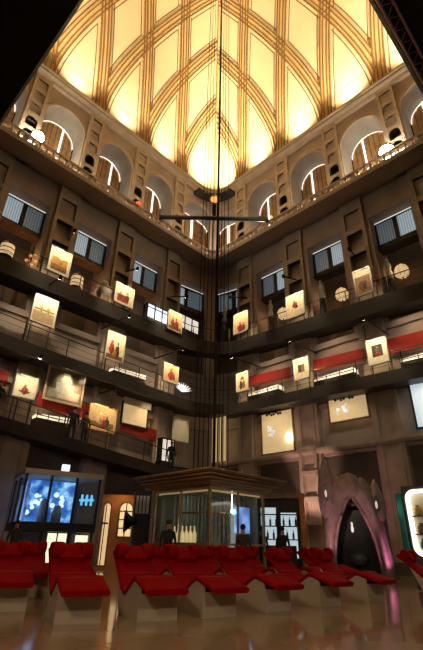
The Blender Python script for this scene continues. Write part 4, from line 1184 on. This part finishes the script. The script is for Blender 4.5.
# bulbs in the openings under the blue windows
for (side, i), (cx, hw) in ARCH_LIT.items():
    if cx > 19 or i == 0: continue
    f = wf(side)
    L = bpy.data.lights.new('display_bulb', 'POINT'); L.energy = 22 if side < 0 else 9; L.color = (1, .6, .3); L.shadow_soft_size = .1
    o = bpy.data.objects.new('display_bulb', L); COL.objects.link(o); o.location = f(cx-.5, -.7, 15.4)
# spots of the lower exhibits
spot('mural_spot', P(-1, 11.6, 1.75, 8.95), P(-1, 11.6, 1.0, 8.1), 85, (1, .86, .6), 70)
spot('banner_spot', P(-1, 6.6, 1.4, 9.9), P(-1, 6.6, 0, 8.8), 60, (1, .8, .5), 70)
spot('banner_spot', P(-1, 3.2, 2.2, 8.2), P(-1, 3.2, .4, 7.3), 40, (1, .85, .62), 60)
for s in (5.6, 10.6, 15.2): spot('red_panel_spot', P(1, s, 1.7, 11.75), P(1, s, .3, 10.4), 55, (1, .62, .36), 100)
for s in (11, 6, 16): spot('red_panel_spot', P(-1, s, 1.6, 8.3), P(-1, s, .4, 7.1), 40, (1, .6, .34), 100)
# pink lamps at the gateway and at the pilaster beside it
spot('pink_spot', (4.6, 17.6, .35), (5.3, 18.9, 2.2), 110, (1, .52, .56), 80)
spot('pink_spot', (7.0, 17.7, .25), (7.0, 18.9, 1.2), 70, (1, .28, .62), 60)
spot('pink_spot', P(1, 8.2, 2.6, .4), P(1, 8.1, .2, 4.6), 800, (1, .60, .52), 40)
spot('facade_spot', (-3.8, 20.3, 3.3), (-4.0, 21.2, 1.9), 30, (1, .6, .22), 100)
spot('cabin_roof_spot', (-3.5, 10.5, 1.2), (-6.3, 17.6, 3.4), 60, (1, .82, .62), 24)
spot('cabin_spot', (-6.5, 20.6, 3.55), (-6.4, 21.6, 2.4), 25, (.5, .75, 1), 120)
spot('kiosk_spot', (KC.x, KC.y-.6, 2.4), (KC.x, KC.y+.9, .8), 26, (.95, .95, .82), 150)  # unseen lamp added to brighten the kiosk inside
spot('kiosk_roof_spot', (-2.5, 8.5, 7.2), (KC.x-.3, KC.y-1, 2.8), 150, (1, .72, .42), 28)
# added unseen spots that brighten the seats, from the sides and from behind the camera
for p, en in (((-9, 12, 12.6), 250), ((9, 13, 12.0), 250)):
    spot('seat_downlight', p, (0.3, 9.2, .5), en, (1, .74, .52), 60, .4)
for p, q in (((-3.5, -1.5, 6.0), (-1, 9, .3)), ((3.5, -1.5, 6.0), (3, 10, .3))):
    spot('gallery_downlight', p, q, 640, (1, .78, .56), 85, .5)  # added fill from the camera side on chair fronts and floor
L = bpy.data.lights.new('gallery_bulb', 'POINT'); L.energy = 14; L.color = (1, .8, .6); L.shadow_soft_size = .1  # unseen point added to brighten the right hanging screen
o = bpy.data.objects.new('gallery_bulb', L); COL.objects.link(o); o.location = (3.6, .6, 6.2)
# added unseen fill under the ramps brightens the walls of the storeys below
for side, sn in SIDES:
    for s in (5.9, 10.4, 14.9):
        spot('ramp_lamp', P(side, s, 1.5, zA(side*s)-.4), P(side, s, 0, 10.2), 60, (1, .80, .58), 130, .2)
        spot('ramp_lamp', P(side, s, 1.5, zB(side*s)-.4), P(side, s, 0, 5.5), 32 if side < 0 else 50, (1, .78, .56), 130, .2)
wd = bpy.data.worlds.new('world'); SC.world = wd; wd.use_nodes = True
wd.node_tree.nodes['Background'].inputs[0].default_value = (1, .72, .48, 1)
wd.node_tree.nodes['Background'].inputs[1].default_value = .006

# ------------------------------------------------------------------ camera
f_px = 425.0; th = radians(27.4); rho = radians(1.3)
cam = bpy.data.cameras.new('camera'); co = bpy.data.objects.new('camera', cam); COL.objects.link(co)
cam.sensor_fit = 'VERTICAL'; cam.sensor_height = 36; cam.lens = 36*f_px/650; cam.clip_end = 300
Fv = Vector((0, cos(th), sin(th))); R0 = Vector((1, 0, 0)); U0 = Vector((0, -sin(th), cos(th)))
Rv = R0*cos(rho)+U0*sin(rho); Uv = U0*cos(rho)-R0*sin(rho)
mx = Matrix((Rv, Uv, -Fv)).transposed().to_4x4(); mx.translation = (0, 0, 1.0)
co.matrix_world = mx
SC.camera = co
SC.view_settings.view_transform = 'Standard'; SC.view_settings.look = 'None'
SC.view_settings.exposure = 0; SC.view_settings.gamma = 1; SC.view_settings.use_curve_mapping = False
